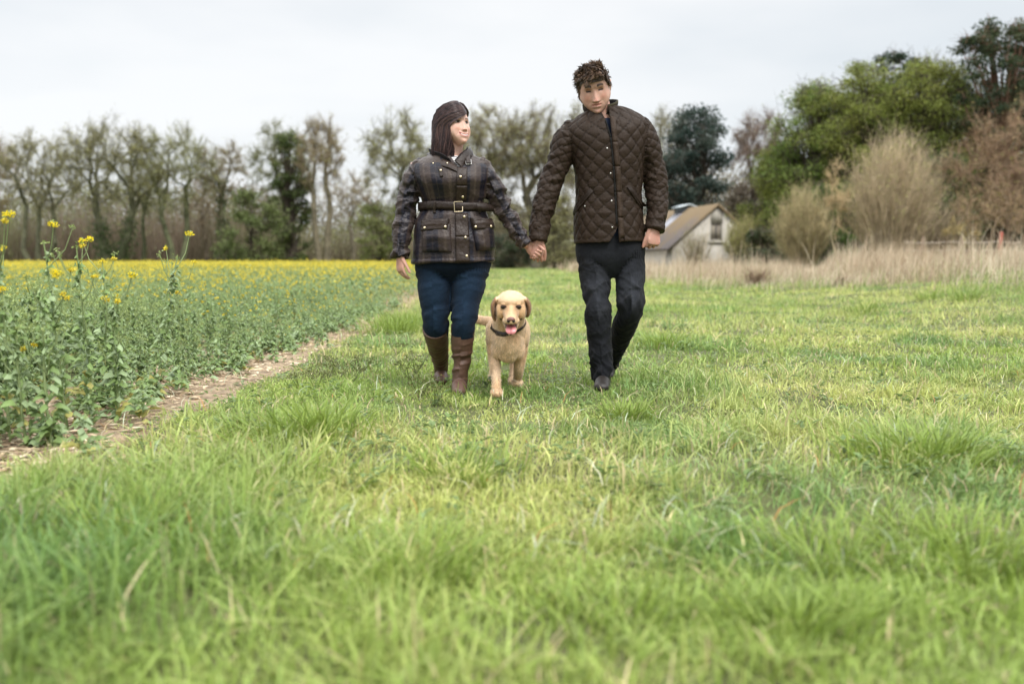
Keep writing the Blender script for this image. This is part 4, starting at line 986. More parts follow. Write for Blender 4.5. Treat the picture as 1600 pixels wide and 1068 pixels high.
# ---- head --------------------------------------------------------
def head_basis(yaw, pitch, roll):
    y, p, r = map(math.radians, (yaw, pitch, roll))
    R = vec([math.cos(y), math.sin(y), 0]); F = vec([math.sin(y), -math.cos(y), 0]); U = vec([0, 0, 1.])
    F, U = F * math.cos(p) - U * math.sin(p), U * math.cos(p) + F * math.sin(p)
    U, R = U * math.cos(r) - R * math.sin(r), R * math.cos(r) + U * math.sin(r)
    return np.stack([R, F, U])            # rows: person's left, forward, up

def gs(x, s): return np.exp(-(x / s) ** 2)
def head_piece(center, B, scale=1.0, female=False, smile=0.0):
    n = 120; th = np.linspace(0, np.pi, n)[1:-1]; ph = np.arange(2 * n) / (2 * n) * 2 * np.pi
    T, Ph = np.meshgrid(th, ph, indexing='ij'); dx, dy, dz = np.sin(T) * np.sin(Ph), np.sin(T) * np.cos(Ph), np.cos(T)
    a, b, c = (.0745, .094, .116) if not female else (.0755, .090, .112)
    x, y, z = a * dx, b * dy, c * dz
    lo = smooth(0, -c, z)                                    # towards the chin
    fr = smooth(-.3, .6, dy)
    jaw = 1 - ((.25 * lo ** 1.9) if not female else (.27 * lo ** 1.5))
    x = x * (1 + .13 * smooth(.02, -.045, z) * smooth(-.112, -.06, z)) * jaw
    y = y + .052 * smooth(0, -c, z) + .012 * lo * fr * gs(x, .04)
    y = np.where(dy < 0, y * (1 - .25 * lo), y)
    x = x * (1 - .08 * smooth(.04, .10, z) * fr)
    # flatter face plane
    lim = .088; y = np.where(y > lim - .02, lim - .02 + (y - lim + .02) * .55, y)
    f = smooth(.02, .06, y)
    ax = np.abs(x)
    nw = .0075 + .0075 * smooth(.02, -.03, z)
    nose = gs(x, nw) * (smooth(.022, -.034, z) * (.019 if female else .025)) * smooth(-.043 if female else -.047, -.032 if female else -.036, z) + gs(ax - .0115, .006) * gs(z + .036, .008) * .008
    d = nose
    d = d - .0095 * gs(ax - .031, .013) * gs(z - .012, .011) + .0045 * gs(z - .030, .009) * gs(ax - .026, .02) - .003 * gs(x, .008) * gs(z - .018, .01)
    d = d + (.004 + .004 * smile) * gs(ax - .040, .016) * gs(z + .022, .016)
    mw = .025 + .009 * smile
    z = z - (0 if female else .003)
    zl = z - smile * .0042 * (ax / .02) ** 2
    d = d + .0035 * gs(zl + .057, .005) * smooth(mw + .006, mw - .006, ax) + .004 * gs(zl + .070, .006) * smooth(mw + .002, mw - .010, ax) - .0022 * gs(zl + .0625, .003) * smooth(mw + .004, mw - .003, ax)
    d = d - .003 * gs(z + .082, .006) * gs(x, .02) + .007 * gs(z + .101, .013) * gs(x, .017) - .0022 * gs(ax - .034 - .4 * (-.045 - z), .004) * smooth(-.035, -.045, z) * smooth(-.075, -.06, z) * (.5 + smile)
    y = y + d * f
    Lc = np.stack([x, y, z], -1).reshape(-1, 3) * scale
    V = Lc @ B + center
    return piece(V, n - 2, 2 * n, np.zeros(((n - 2) * 2 * n, 2)), 1)

def ear_piece(center, B, side, scale=1.0):
    P_ = []
    c = vec([side * .076, -.008, -.004]) * scale
    t = np.linspace(.15, 2 * np.pi - .9, 11) ; pts = [(c + vec([side * (.006 + .004 * math.sin(k)), -.014 * math.cos(k + .25) - .004, .028 * math.sin(k + .25) * (1 if math.sin(k + .25) > 0 else .9)]) * scale) @ B + center for k in t]
    P_.append(limb(pts, [.0042 * scale] * len(pts), pid=1, nu=10, step=.004))
    P_.append(ball(c @ B + center, (.006 * scale, .013 * scale, .024 * scale), B, 1, 12)); return P_

def paint_head(V, center, B, scale, skin, female=False, smile=0.0, eyes_closed=False, brow=(.05, .03, .02), lipc=(.42, .15, .12)):
    L_ = (V - center) @ B.T / scale; x, y, z = L_.T; ax = np.abs(x); C = np.tile(skin, (len(V), 1)).astype(float)
    near = (np.abs(L_) < vec([.10, .14, .135])).all(1) & (y > .02)
    def mixc(C, c, w): w = np.clip(w, 0, 1)[:, None] * near[:, None]; return C * (1 - w) + vec(c) * w
    red = vec(skin) * [1.04, .74, .70]
    C = mixc(C, red, .55 * gs(ax - .040, .017) * gs(z + .025, .017)); C = mixc(C, red, .5 * gs(x, .012) * gs(z + .032, .012)); C = mixc(C, red, .25 * gs(z + .100, .015))
    if not female: C = mixc(C, vec(skin) * [.74, .72, .74], .45 * smooth(-.050, -.075, z) * (1 - gs(ax, .012) * gs(z + .06, .012)) + .10 * gs(z + .050, .006) * smooth(.03, .01, ax))
    mw = .025 + .009 * smile; z = z - (0 if female else .003); zl = z - smile * .0052 * (ax / .02) ** 2
    C = mixc(C, lipc, smooth(mw + .002, mw - .004, ax) * (smooth(-.0545, -.057, zl) * smooth(-.0750 if female else -.0725, -.071 if female else -.069, zl)) * (.85 if female else .6))
    if smile > .3:
        C = mixc(C, (.12, .035, .03), smooth(mw, mw - .003, ax) * gs(zl + .0640, .0042)); C = mixc(C, (.62, .56, .51), 1.15 * smooth(mw - .006, mw - .012, ax) * gs(zl + .0634, .0029))
    else: C = mixc(C, (.16, .05, .04), smooth(mw + .003, mw - .002, ax) * gs(zl + .0628, .0017) * .8)
    C = mixc(C, (.16, .06, .05), .9 * gs(ax - .008, .0035) * gs(z + (.039 if female else .0435), .0024))
    z = z + (0 if female else .003); arch = .0335 - .0022 * ((ax - .030) / .012) ** 2
    C = mixc(C, brow, 1.4 * gs(z - arch, .0036 if female else .0056) * smooth(.012, .017, ax) * smooth(.050, .043, ax))
    C = mixc(C, vec(skin) * .62, .5 * gs(z - .020, .003) * gs(ax - .031, .013))  # lid crease under the brow: its shade is painted into the skin
    if eyes_closed:
        C = mixc(C, vec(skin) * [.55, .42, .38], .75 * gs(z - .014, .008) * gs(ax - .031, .015)); C = mixc(C, (.04, .025, .02), 1.3 * gs(z - .0055 - 6.0 * (ax - .031) ** 2, .0036) * smooth(.017, .020, ax) * smooth(.046, .042, ax))  # lowered lids: eye socket shade painted into the skin, then the lash line
    else:
        e = smooth(1.15, .85, np.sqrt(((ax - .031) / .0145) ** 2 + ((z - .012) / .0050) ** 2)); C = mixc(C, (.45, .40, .37), e)
        C = mixc(C, (.045, .03, .02), smooth(.0078, .0058, np.hypot(x - np.sign(x) * .031 - .003, (z - .0125) * .9)))
        C = mixc(C, (.02, .014, .012), 1.0 * gs(z - .0172 + 2.0 * (ax - .031) ** 2 * 8, .0027) * smooth(.014, .018, ax) * smooth(.049, .045, ax)); C = mixc(C, (.12, .06, .05), .5 * gs(z - .0055, .0015) * smooth(.018, .022, ax) * smooth(.046, .042, ax))
    return C

# ---- hand --------------------------------------------------------
def hand_pieces(w, fwd, back, thumb, curls, s=1.0, thumb_curl=.5, spread=.10, thumb_out=.55):
    f = vec(fwd); f /= np.linalg.norm(f); b = vec(back); b = b - f * b.dot(f); b /= np.linalg.norm(b); t = np.cross(f, b)
    if t.dot(vec(thumb)) < 0: t = -t
    out = []; w = vec(w)
    out.append(limb([w - f * .045 * s, w, w + f * .035 * s, w + f * .072 * s, w + f * .088 * s], [(.026 * s, .019 * s), (.027 * s, .018 * s), (.036 * s, .0165 * s), (.040 * s, .0145 * s), (.037 * s, .011 * s)], ref=b, nu=24, step=.004))
    offs = [.0290, .0098, -.0098, -.0280]; lens = [.078, .086, .080, .063]
    for k in range(4):
        p = w + f * (.080 - .003 * abs(k - 1.2)) * s + t * offs[k] * s; a = 0; d0 = f + t * (1.2 - k) * spread; d0 /= np.linalg.norm(d0); pts = [p - f * .02 * s, p]
        c = curls[k] if not np.isscalar(curls[k]) else (curls[k], curls[k] * 1.2, curls[k] * .8)
        for j, q in enumerate((.45, .30, .25)):
            a += c[j]; d = d0 * math.cos(a) - b * math.sin(a); p = p + d * lens[k] * q * s; pts.append(p)
        r = .0088 * s * (1 if k < 3 else .88); out.append(limb(pts, [r * 1.05, r * 1.1, r, r * .92, r * .78], ref=b, nu=14, step=.003))
    p = w + f * .020 * s + t * .026 * s; d = f * (1 - thumb_out * .4) + t * thumb_out - b * .25; d /= np.linalg.norm(d); pts = [p - f * .01 * s, p, p + d * .040 * s]
    d2 = d + f * .5 * thumb_curl - t * thumb_curl - b * .3 * thumb_curl; d2 /= np.linalg.norm(d2); pts.append(pts[-1] + d2 * .030 * s); d3 = d2 - t * thumb_curl * .4; d3 /= np.linalg.norm(d3); pts.append(pts[-1] + d3 * .024 * s)
    out.append(limb(pts, [.013 * s, .0145 * s, .0112 * s, .0100 * s, .0085 * s], ref=b, nu=14, step=.003))
    return out

def strands(paths, r0, name, mat, parent, col, rng, taper=True, flat=1.0):
    """paths: (n, k, 3) strands as tapered tubes"""
    Pp = np.asarray(paths, float); n, k, _ = Pp.shape
    T = np.gradient(Pp, axis=1).reshape(-1, 3); _, S, Nn = frames(T, (.2, .3, .9)); S = S.reshape(n, k, 3); Nn = Nn.reshape(n, k, 3)
    t = np.linspace(0, 1, k); pr = (np.minimum(1, .55 + t * 2) * (1 - t ** 4 * .85)) if taper else np.ones(k)
    R = np.broadcast_to(np.asarray(r0, float), (n,))[:, None, None, None] * pr[None, :, None, None]
    a = np.arange(4) / 4 * 6.2832; V = Pp[:, :, None] + (S[:, :, None] * np.cos(a)[None, None, :, None] + Nn[:, :, None] * np.sin(a)[None, None, :, None] * flat) * R
    q = grid_faces(k, 4); F = (q[None] + (np.arange(n) * k * 4)[:, None, None]).reshape(-1, 4)
    C = np.repeat(np.asarray(col) * rng.uniform(.6, 1.5, (n, 1)), k * 4, 0)
    return V.reshape(-1, 3), F, C
# ------------------------------------------------------------------ materials for figures
M_SKIN = material('skin', attr=True, rough=.48, spec=.35, bump=[(400, .0006, 3)])
M_SKIN.node_tree.nodes['Principled BSDF'].inputs['Subsurface Weight'].default_value = .12
M_SKIN.node_tree.nodes['Principled BSDF'].inputs['Subsurface Radius'].default_value = (1, .35, .2)
M_SKIN.node_tree.nodes['Principled BSDF'].inputs['Subsurface Scale'].default_value = .008
M_HAIR = material('hair', attr=True, rough=.36, spec=.35)
M_WAX = material('waxed tartan cotton', attr=True, rough=.36, spec=.26, bump=[(60, .004, 4), (700, .0006, 2)])
M_QUILT = material('quilted polyester', attr=True, rough=.5, spec=.13, bump=[(70, .003, 3), (900, .0004, 2)])
M_CLOTH = material('cloth', attr=True, rough=.9, spec=.15, sheen=.05, bump=[(900, .0006, 2)])
M_DENIM = material('denim', attr=True, rough=.85, spec=.15, sheen=.03, noise=(60, .88, 1.12), bump=[(40, .004, 4), (900, .0008, 2)])
M_LEATHER = material('brown leather', attr=True, rough=.5, spec=.4, noise=(18, .85, 1.15), bump=[(60, .003, 4)])
M_BRASS = material('brass stud', (.75, .62, .42), .3, metal=.9)
M_STEEL = material('steel stud', (.6, .58, .55), .35, metal=.9)

SKIN_M = (.50, .295, .225); SKIN_F = (.59, .365, .285); HAND_C = (.47, .255, .195)

def skin_paint_hand(V, base):
    C = np.tile(base, (len(V), 1)) * (1 + .10 * vnoise(V[:, 0] * 60, V[:, 1] * 60, V[:, 2] * 60))[:, None]
    C[:, 1:] *= (1 - .10 * np.clip(vnoise(V[:, 0] * 35, V[:, 1] * 35, V[:, 2] * 35), 0, 1))[:, None]; return C

def creases(u, v, su, sv, z=0.0, o=2):
    n = fbm(u * su, v * sv, z, o); return 1 - np.abs(n) * 2.4

def build_man():
    Y = 5.55; root = empty('person', (float(P(945, 600, Y).x), Y, float(gz(.55, Y))), category='person', label='man in brown quilted jacket and dark jeans looking down, holding the woman\'s hand')
    rng = np.random.default_rng(101)
    # ---- body
    B = head_basis(-2, 25, 10); hc = PX(928.5, 137.5, Y - .035); s = 1.065
    legL = [PX(926, 385, Y), PX(931, 440, Y - .02), PX(934, 492, Y - .06), PX(939, 545, Y - .02), PX(943, 592, Y - .05)]
    legR = [PX(980, 385, Y), PX(984, 440, Y - .03), PX(984, 480, Y - .05), PX(968, 525, Y + .2), PX(951, 566, Y + .42)]
    armL = [(888, 206), (877, 240), (860, 290), (846, 338), (841, 372)]; armR = [(1006, 202), (1018, 245), (1025, 290), (1027, 328), (1022, 354)]
    yl = [0, 0, -.01, -.05, -.09]; yr = [0, .01, .01, -.03, -.07]
    AL = [PX(x, y, Y + d) for (x, y), d in zip(armL, yl)]; AR = [PX(x, y, Y + d) for (x, y), d in zip(armR, yr)]
    pcs = [head_piece(hc, B, s), *ear_piece(hc, B, 1, s), *ear_piece(hc, B, -1, s),
           limb([PX(941, 196, Y + .01), PX(939, 176, Y + .0), PX(934, 156, Y - .01), hc + B[2] * -.02 - B[1] * .02], [.066, .060, .057, .055]),
           trunk_rings([(910, 385, 997, 385, .09, 0), (908, 340, 997, 338, .09, 0), (912, 300, 994, 298, .085, 0), (905, 250, 998, 248, .09, 0), (900, 222, 1000, 216, .08, 0), (915, 200, 982, 193, .06, 0), (924, 188, 962, 184, .05, 0)], Y),
           limb(AL, [.045, .042, .036, .030, .027]), limb(AR, [.045, .042, .036, .030, .027]), limb(legL, [.07, .062, .045, .038, .03]), limb(legR, [.07, .062, .045, .038, .03])]
    hl = AL[-1]; hr = AR[-1]
    pcs += hand_pieces(PX(841, 376, Y - .095), (-.12, -.06, -1), (-.1, -1, .05), (1, 0, 0), [(.45, .9, .5), (.55, 1.0, .6), (.55, 1.0, .6), (.5, .9, .5)], s=.92, thumb_curl=.25, thumb_out=.42)
    pcs += hand_pieces(PX(1022, 356, Y - .075), (-.05, -.18, -1), (.30, -1, .05), (-1, 0, 0), [(.75, 1.35, .8), (.8, 1.4, .8), (.85, 1.4, .8), (.9, 1.4, .8)], s=.98, thumb_curl=.15, thumb_out=.35)
    V, Nn, F, T3, uv, pid = fuse(pcs, .0023, 1, keepuv=False)
    C = paint_head(V, hc, B, s, SKIN_M, eyes_closed=True); lowm = V[:, 2] < P(900, 240, Y).z; C[lowm] = skin_paint_hand(V[lowm], HAND_C)
    put('body', V, F, T3, C, M_SKIN, root)
    # ---- hair: cap and tousled locks
    n = 5000; d = rng.normal(size=(n * 3, 3)); d /= np.linalg.norm(d, axis=1, keepdims=True)
    def scalp(d): return d * vec([.078, .099, .126])
    pz = scalp(d); hairline = .067 - .022 * gs(d[:, 0], .5) * 0 + .008 * np.sin(d[:, 0] * 9)
    ear_gap = (d[:, 0] > .72) & (pz[:, 2] < .022) & (d[:, 1] > -.35)
    ok = ((d[:, 1] > .25) & (pz[:, 2] > hairline)) | ((d[:, 1] <= .25) & (d[:, 1] > -.1) & (pz[:, 2] > -.004 + .06 * np.clip(d[:, 1], 0, 1)) ) | ((d[:, 1] <= -.1) & (pz[:, 2] > -.055))
    ok &= ~ear_gap; d = d[ok][:n]; pz = scalp(d); n = len(d)
    swirl = np.stack([fbm(pz[:, 0] * 30, pz[:, 1] * 30, pz[:, 2] * 30 + 5, 2), fbm(pz[:, 0] * 30 + 9, pz[:, 1] * 30, pz[:, 2] * 30, 2), fbm(pz[:, 0] * 30, pz[:, 1] * 30 + 7, pz[:, 2] * 30, 2)], 1) * 2.6
    flow = vec([-.35, .65, .0]) * smooth(.2, .9, d[:, 2])[:, None] + vec([0, .1, -.75]) * smooth(.55, .0, d[:, 2])[:, None]
    Ln = (.018 + .017 * smooth(-.1, .8, d[:, 2]))[:, None] * rng.uniform(.7, 1.25, (n, 1)); K = 6; path = [pz * .97]
    cur = d * .36 + flow + swirl * .5; 
    for k in range(1, K):
        dirn = cur * (1 - .12 * k) + flow * .28 * k + swirl * .13 * k * rng.uniform(.8, 1.2, (n, 1)) + rng.normal(0, .05, (n, 3)); dirn /= np.linalg.norm(dirn, axis=1, keepdims=True); path.append(path[-1] + dirn * Ln / 3.6)
    W_ = np.stack(path, 1); e1 = np.cross(d, rng.normal(size=(n, 3))); e1 /= np.linalg.norm(e1, axis=1, keepdims=True); e2 = np.cross(d, e1); ph_ = fbm(pz[:, 0] * 35, pz[:, 1] * 35, pz[:, 2] * 35 + 2, 2)[:, None] * 9 + np.arange(K)[None] * 1.15
    W_ = (W_ + .0075 * (e1[:, None] * np.cos(ph_)[..., None] + e2[:, None] * np.sin(ph_)[..., None]) * np.linspace(0, 1, K)[None, :, None]) @ B + hc
    colb = np.where(fbm(pz[:, 0] * 45, pz[:, 1] * 45, pz[:, 2] * 45)[:, None] > .05, vec([[.17, .110, .075]]), vec([[.065, .042, .030]]))
    Vs, Fs, Cs = strands(W_, .0026, 'hair', M_HAIR, root, colb, rng)
    cap = []; th = np.linspace(0, 1, 40)
    capd = []; nn = 48; tt = np.linspace(0, 2.0, 26); ph = np.arange(nn) / nn * 6.2832
    for t_ in tt:
        for p_ in ph:
            cth = math.sin(p_)  # 1 = front
            mxp = 1.12 - .04 if cth > .25 else (1.55 if cth > -.1 else 2.0)
            mxp = float(np.interp(cth, [-1, -.2, .3, .6, 1], [2.0, 1.75, 1.5, 1.18, 1.14])); q = min(t_, mxp)
            capd.append([math.sin(q) * math.cos(p_), math.sin(q) * math.sin(p_), math.cos(q)])
    capd = np.array(capd); cv = (scalp(capd) * (1.05 + .03 * vnoise(capd[:, 0] * 6, capd[:, 1] * 6, capd[:, 2] * 6))[:, None]) @ B + hc
    Fc = grid_faces(26, nn); Vs2 = np.concatenate([Vs, cv]); Fs2 = np.concatenate([Fs, Fc[:, ::-1] + len(Vs)]); Cs2 = np.concatenate([Cs, np.tile([.06, .038, .026], (len(cv), 1))])
    put('hair', Vs2, Fs2, np.zeros((0, 3), int), Cs2, M_HAIR, root)
    # ---- jeans
    pcs = [trunk_rings([(932, 434, 978, 434, .05, 0), (918, 424, 992, 424, .085, 0), (903, 408, 1005, 408, .12, 0), (899, 390, 1008, 388, .13, 0), (901, 368, 1004, 366, .125, 0)], Y, pid=0),
           limb([PX(926, 398, Y), PX(930, 430, Y - .01), PX(931, 455, Y - .03), PX(934, 490, Y - .06), PX(937, 530, Y - .03), PX(939.5, 565, Y - .03), PX(941.5, 603, Y - .05)], [(.090, .105), (.087, .10), (.080, .09), (.075, .078), (.069, .073), (.064, .070), (.057, .066)], pid=1, nu=40, round1=False),
           limb([PX(981, 398, Y), PX(984, 430, Y - .02), PX(985, 455, Y - .05), PX(985, 480, Y - .06), PX(976, 508, Y + .08), PX(963, 542, Y + .28), PX(953, 566, Y + .40)], [(.092, .105), (.086, .10), (.080, .09), (.075, .078), (.070, .070), (.058, .065), (.052, .060)], pid=2, nu=40, round1=False)]
    V, Nn, F, T3, uv, pid = fuse(pcs, .0048, 9)
    u, v = uv.T; zz = V[:, 2]
    w = creases(u * 1 + pid * 3.3, v + u * .5, 7, 13, 2.0) ; kn = gs(zz - .48, .10) + smooth(.32, .10, zz) + .5 * gs(zz - .68, .06)
    w2 = creases(u * 1.3 + 4, v - u * .7, 9, 24, 7.0 + pid); dsp = (.0095 * (w - .62) + .0050 * (w2 - .62)) * (.35 + kn) * (pid > 0) + .002 * fbm(u * 25, v * 25, 1, 2)
    V = V + Nn * dsp[:, None]
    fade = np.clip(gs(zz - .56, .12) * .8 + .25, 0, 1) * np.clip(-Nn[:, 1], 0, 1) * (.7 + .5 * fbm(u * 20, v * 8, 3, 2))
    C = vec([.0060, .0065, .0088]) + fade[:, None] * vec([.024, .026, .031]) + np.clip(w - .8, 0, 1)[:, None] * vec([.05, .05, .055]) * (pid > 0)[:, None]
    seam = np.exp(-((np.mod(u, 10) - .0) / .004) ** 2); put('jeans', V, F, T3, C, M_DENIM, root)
    # ---- shoes
    for k, (ank, toe) in enumerate(((PX(942, 602, Y - .03), PX(940, 604, Y - .23)), (PX(951, 568, Y + .43), PX(948, 583, Y + .27)))):
        gr = float(gz(ank[0], ank[1])); ank = ank.copy(); toe = toe.copy()
        if k == 0: ank[2] = gr + .075; toe[2] = gr + .035
        else: toe[2] = gr + .035
        heel = ank + vec([0, .05, -.05 if k == 0 else -.02]); mid = (ank + toe) / 2 + vec([0, 0, .0])
        V, Nn, F, T3, uv, pid = fuse([limb([ank + vec([0, .0, .08]), ank], [.042, .043]), limb([heel, ank * .6 + heel * .4 + vec([0, -.04, -.02]), mid + vec([0, 0, -.01]), toe], [.034, .040, .043, (.042, .028)], ref=(0, 0, 1))], .005, 4, False)
        put('shoe', V, F, T3, np.tile([.02, .016, .014], (len(V), 1)), M_LEATHER, root)
    # ---- quilted jacket
    R = [(896, 381, 1008, 377, .155, 0), (896, 362, 1007, 359, .155, 0), (896, 340, 1005, 338, .152, 0), (899, 305, 1003, 302, .143, 0), (897, 268, 1006, 262, .145, 0), (890, 238, 1011, 230, .145, 0),
         (881, 215, 1015, 204, .135, 0), (880, 203, 1013, 190, .118, 0), (889, 192, 1001, 179, .10, .005), (903, 181, 980, 169, .085, .01), (913, 175, 964, 165, .078, .01), (915, 172, 962, 162, .076, .01)]
    pcs = [trunk_rings(R, Y, pid=0, nu=90),
           limb([PX(x, y, Y + d) for (x, y), d in zip([(893, 207), (881, 226), (874, 252), (860, 290), (847, 335), (841, 378)], [0, 0, 0, -.01, -.05, -.09])], [.068, (.069, .078), (.066, .074), (.068, .070), (.061, .062), (.054, .055)], pid=1, nu=44, round1=False),
           limb([PX(x, y, Y + d) for (x, y), d in zip([(1000, 200), (1010, 222), (1018, 250), (1025, 290), (1027, 328), (1023, 361)], [0, .005, .01, .01, -.03, -.07])], [.068, (.068, .078), (.064, .074), (.064, .068), (.058, .060), (.054, .055)], pid=2, nu=44, round1=False)]
    V, Nn, F, T3, uv, pid = fuse(pcs, .0042, 5)
    u, v = uv.T; tor = pid == 0
    pu, pv = np.where(tor, .068, .066), np.where(tor, .080, .054)
    sk = np.where(tor, .020 * fbm(u * 6, v * 5, 4, 2), .018 * fbm(u * 7, v * 9, 4, 2))
    a = (u + sk) / pu + (v + sk * .6) / pv; b = (u + sk) / pu - (v - sk * .6) / pv
    ln = np.abs(np.sin(np.pi * a)) * np.abs(np.sin(np.pi * b)); puff = ln ** .45
    stitch = np.minimum(np.abs(np.mod(a + .5, 1) - .5), np.abs(np.mod(b + .5, 1) - .5))
    wr = creases(u, v, 8, 16, pid * 5.0) * np.where(tor, .45, 1.0) * np.where(tor, smooth(.25, .0, np.abs(v - .05)) * .0 + .6, 1)
    hem = smooth(.022, .014, v) * tor; cuff = np.zeros(len(V))
    cl = [(1, PX(841, 378, Y - .09)), (2, PX(1023, 361, Y - .07))]
    for k, p in cl: cuff = np.maximum(cuff, (pid == k) * smooth(.034, .026, np.linalg.norm(V - p, axis=1) - .045))
    dsp = .0072 * (puff - .55) * (1 - hem) * (1 - .6 * cuff) + .0075 * (wr - .45) + .002 * hem
    V = V + Nn * dsp[:, None]
    C = np.tile([.029, .0185, .0125], (len(V), 1)) * (1 + .12 * fbm(V[:, 0] * 12, V[:, 1] * 12, V[:, 2] * 12)[:, None])
    C = C * (1 - .45 * np.exp(-(stitch / .045) ** 2) * (1 - hem))[:, None]
    C = C * (1 + .30 * np.clip(wr - .75, 0, 1))[:, None]
    # opening at the throat and below the last stud
    dv = Drape(V, np.concatenate([F])) ; o = vec([0, 0, CAMH]); q = V - o; tt = (cp_ * q[:, 1] - sp_ * q[:, 2]); px = 800 + FPX * q[:, 0] / tt; py = 534 - FPX * (sp_ * q[:, 1] + cp_ * q[:, 2]) / tt
    fx = F[:, 0]; fpx, fpy = px[F].mean(1), py[F].mean(1); front = (V[F].mean(1)[:, 1] < Y - .02) | (fpy < 178) 
    edge = np.interp(fpy, [160, 186, 225, 240], [950, 954, 958, 958]); ledge = np.interp(fpy, [160, 172, 186, 225, 240], [930, 938, 946, 957.5, 958])
    gone = front & (fpx > ledge) & (fpx < edge) & (fpy < 228)
    gone |= front & (fpy > 352) & (fpx < np.interp(fpy, [352, 385], [966, 968])) & (fpx > np.interp(fpy, [352, 362, 370, 385], [966, 962, 957, 947]))
    jk = put('jacket', V, F[~gone], T3, C, M_QUILT, root)
    bro = (.031, .020, .0135)
    # placket, zip, studs, pockets
    c1 = lambda a, b: np.tile(vec(bro) * 1.35, (*a.shape, 1)) * (1 - .35 * (np.abs(a - .12) < .08) - .3 * (np.abs(a - .88) < .08))[..., None]
    pl = [(953, 182, 962, 184), (957, 222, 965, 222), (961, 260, 969, 260), (963.5, 300, 971.5, 300), (965.5, 340, 973.5, 340), (967.5, 380, 976, 379)]
    Vp, Fp, Cp, n0 = [], [], [], 0
    for k in range(len(pl) - 1):
        a_, b_ = pl[k], pl[k + 1]; Vq, Fq, Cq = dv.patch([(a_[0], a_[1]), (a_[2], a_[3]), (b_[2], b_[3]), (b_[0], b_[1])], 7, 12, .003, .005, .003, .004, c1)
        Vp.append(Vq); Fp.append(Fq + n0); Cp.append(Cq); n0 += len(Vq)
    put('placket', np.concatenate(Vp), np.concatenate(Fp), np.zeros((0, 3), int), np.concatenate(Cp), M_QUILT, jk)
    czip = lambda a, b: np.tile([.012, .011, .010], (*a.shape, 1))
    Vp, Fp, Cp, n0 = [], [], [], 0
    zl = [(945, 188, 947, 188), (953, 215, 955.5, 215), (957.5, 260, 960, 260), (960, 300, 962.5, 300), (962.5, 350, 965, 350)]
    for k in range(len(zl) - 1):
        a_, b_ = zl[k], zl[k + 1]; Vq, Fq, Cq = dv.patch([(a_[0], a_[1]), (a_[2], a_[3]), (b_[2], b_[3]), (b_[0], b_[1])], 3, 12, .002, .003, 0, 0, czip); Vp.append(Vq); Fp.append(Fq + n0); Cp.append(Cq); n0 += len(Vq)
    put('zip', np.concatenate(Vp), np.concatenate(Fp), np.zeros((0, 3), int), np.concatenate(Cp), M_CLOTH, jk)
    for (x, y) in ((948.5, 232), (954, 271), (955.5, 314), (956.5, 355), (914.5, 322)): dv.stud('stud', M_STEEL, jk, x, y, .0042, .008)
    cp2 = lambda a, b: np.tile(vec(bro) * .6, (*a.shape, 1)) * (1 + .5 * (b > .5))[..., None]
    dv.add('pocket', M_QUILT, jk, [(923, 294), (928, 299), (897, 336), (893, 329)], 12, 5, .002, .006, .004, 0, cp2)
    dv.add('pocket', M_QUILT, jk, [(979, 293), (984, 290), (1007, 322), (1003, 328)], 12, 5, .002, .006, .004, 0, cp2)
    # collar: stands open, dark cord lining, olive piping
    nth, nh = 70, 9; Cc = PX(938, 171, Y + .012); th = np.linspace(math.radians(-152), math.radians(160), nth); Vc = np.zeros((nh, nth, 3)); Cl = np.zeros((nh, nth, 3))
    for j in range(nh):
        h = j / (nh - 1)
        for i, t_ in enumerate(th):
            fr = (1 - math.cos(t_)) / 2; r_ = .078 + .016 * h + .006 * math.sin(h * 3.1)
            x = math.sin(t_) * r_ * 1.04; y = math.cos(t_) * r_ * .95
            z = .058 * h * (1 - .20 * fr) - .042 * fr ** 1.4 + .010 * math.sin(t_) + (.004 * h if t_ > 0 else 0)
            Vc[j, i] = Cc + vec([x, y, z]); Cl[j, i] = vec(bro) * .9
    ax_out = Vc - np.array([Cc[0], Cc[1], 0]); ax_out[..., 2] = 0; ax_out /= np.linalg.norm(ax_out, axis=2, keepdims=True)
    inner = Vc - ax_out * .007; ncl = np.tile([.012, .012, .013], (nh, nth, 1)); Cl[-2:] = [.045, .04, .022]; ncl[-1:] = [.045, .04, .022]
    Va = np.concatenate([Vc.reshape(-1, 3), inner.reshape(-1, 3)]); Fo = grid_faces(nh, nth, False); n = nh * nth
    rim = list(range(nth)) + [j * nth + nth - 1 for j in range(1, nh)] + [(nh - 1) * nth + i for i in range(nth - 2, -1, -1)] + [j * nth for j in range(nh - 2, 0, -1)]
    r = np.array(rim); r2 = np.roll(r, -1)
    put('collar', Va, np.concatenate([Fo, Fo[:, ::-1] + n, np.stack([r, r + n, r2 + n, r2], 1)]), np.zeros((0, 3), int), np.concatenate([Cl.reshape(-1, 3), ncl.reshape(-1, 3)]), M_CLOTH, jk)
    # navy jumper in the opening, dark shirt tail below
    V, Nn, F, T3, uv, pid = fuse([trunk_rings([(912, 384, 998, 382, .125, 0), (908, 340, 996, 338, .122, 0), (912, 300, 993, 298, .115, 0), (905, 250, 998, 248, .115, 0), (898, 222, 1002, 214, .11, 0), (906, 203, 986, 195, .092, 0), (916, 194, 968, 188, .078, .0), (920, 190, 962, 185, .070, .0)], Y, nu=48)], .006, 3, False)
    put('jumper', V, F, T3, np.tile([.010, .016, .034], (len(V), 1)), M_CLOTH, root)
    return root

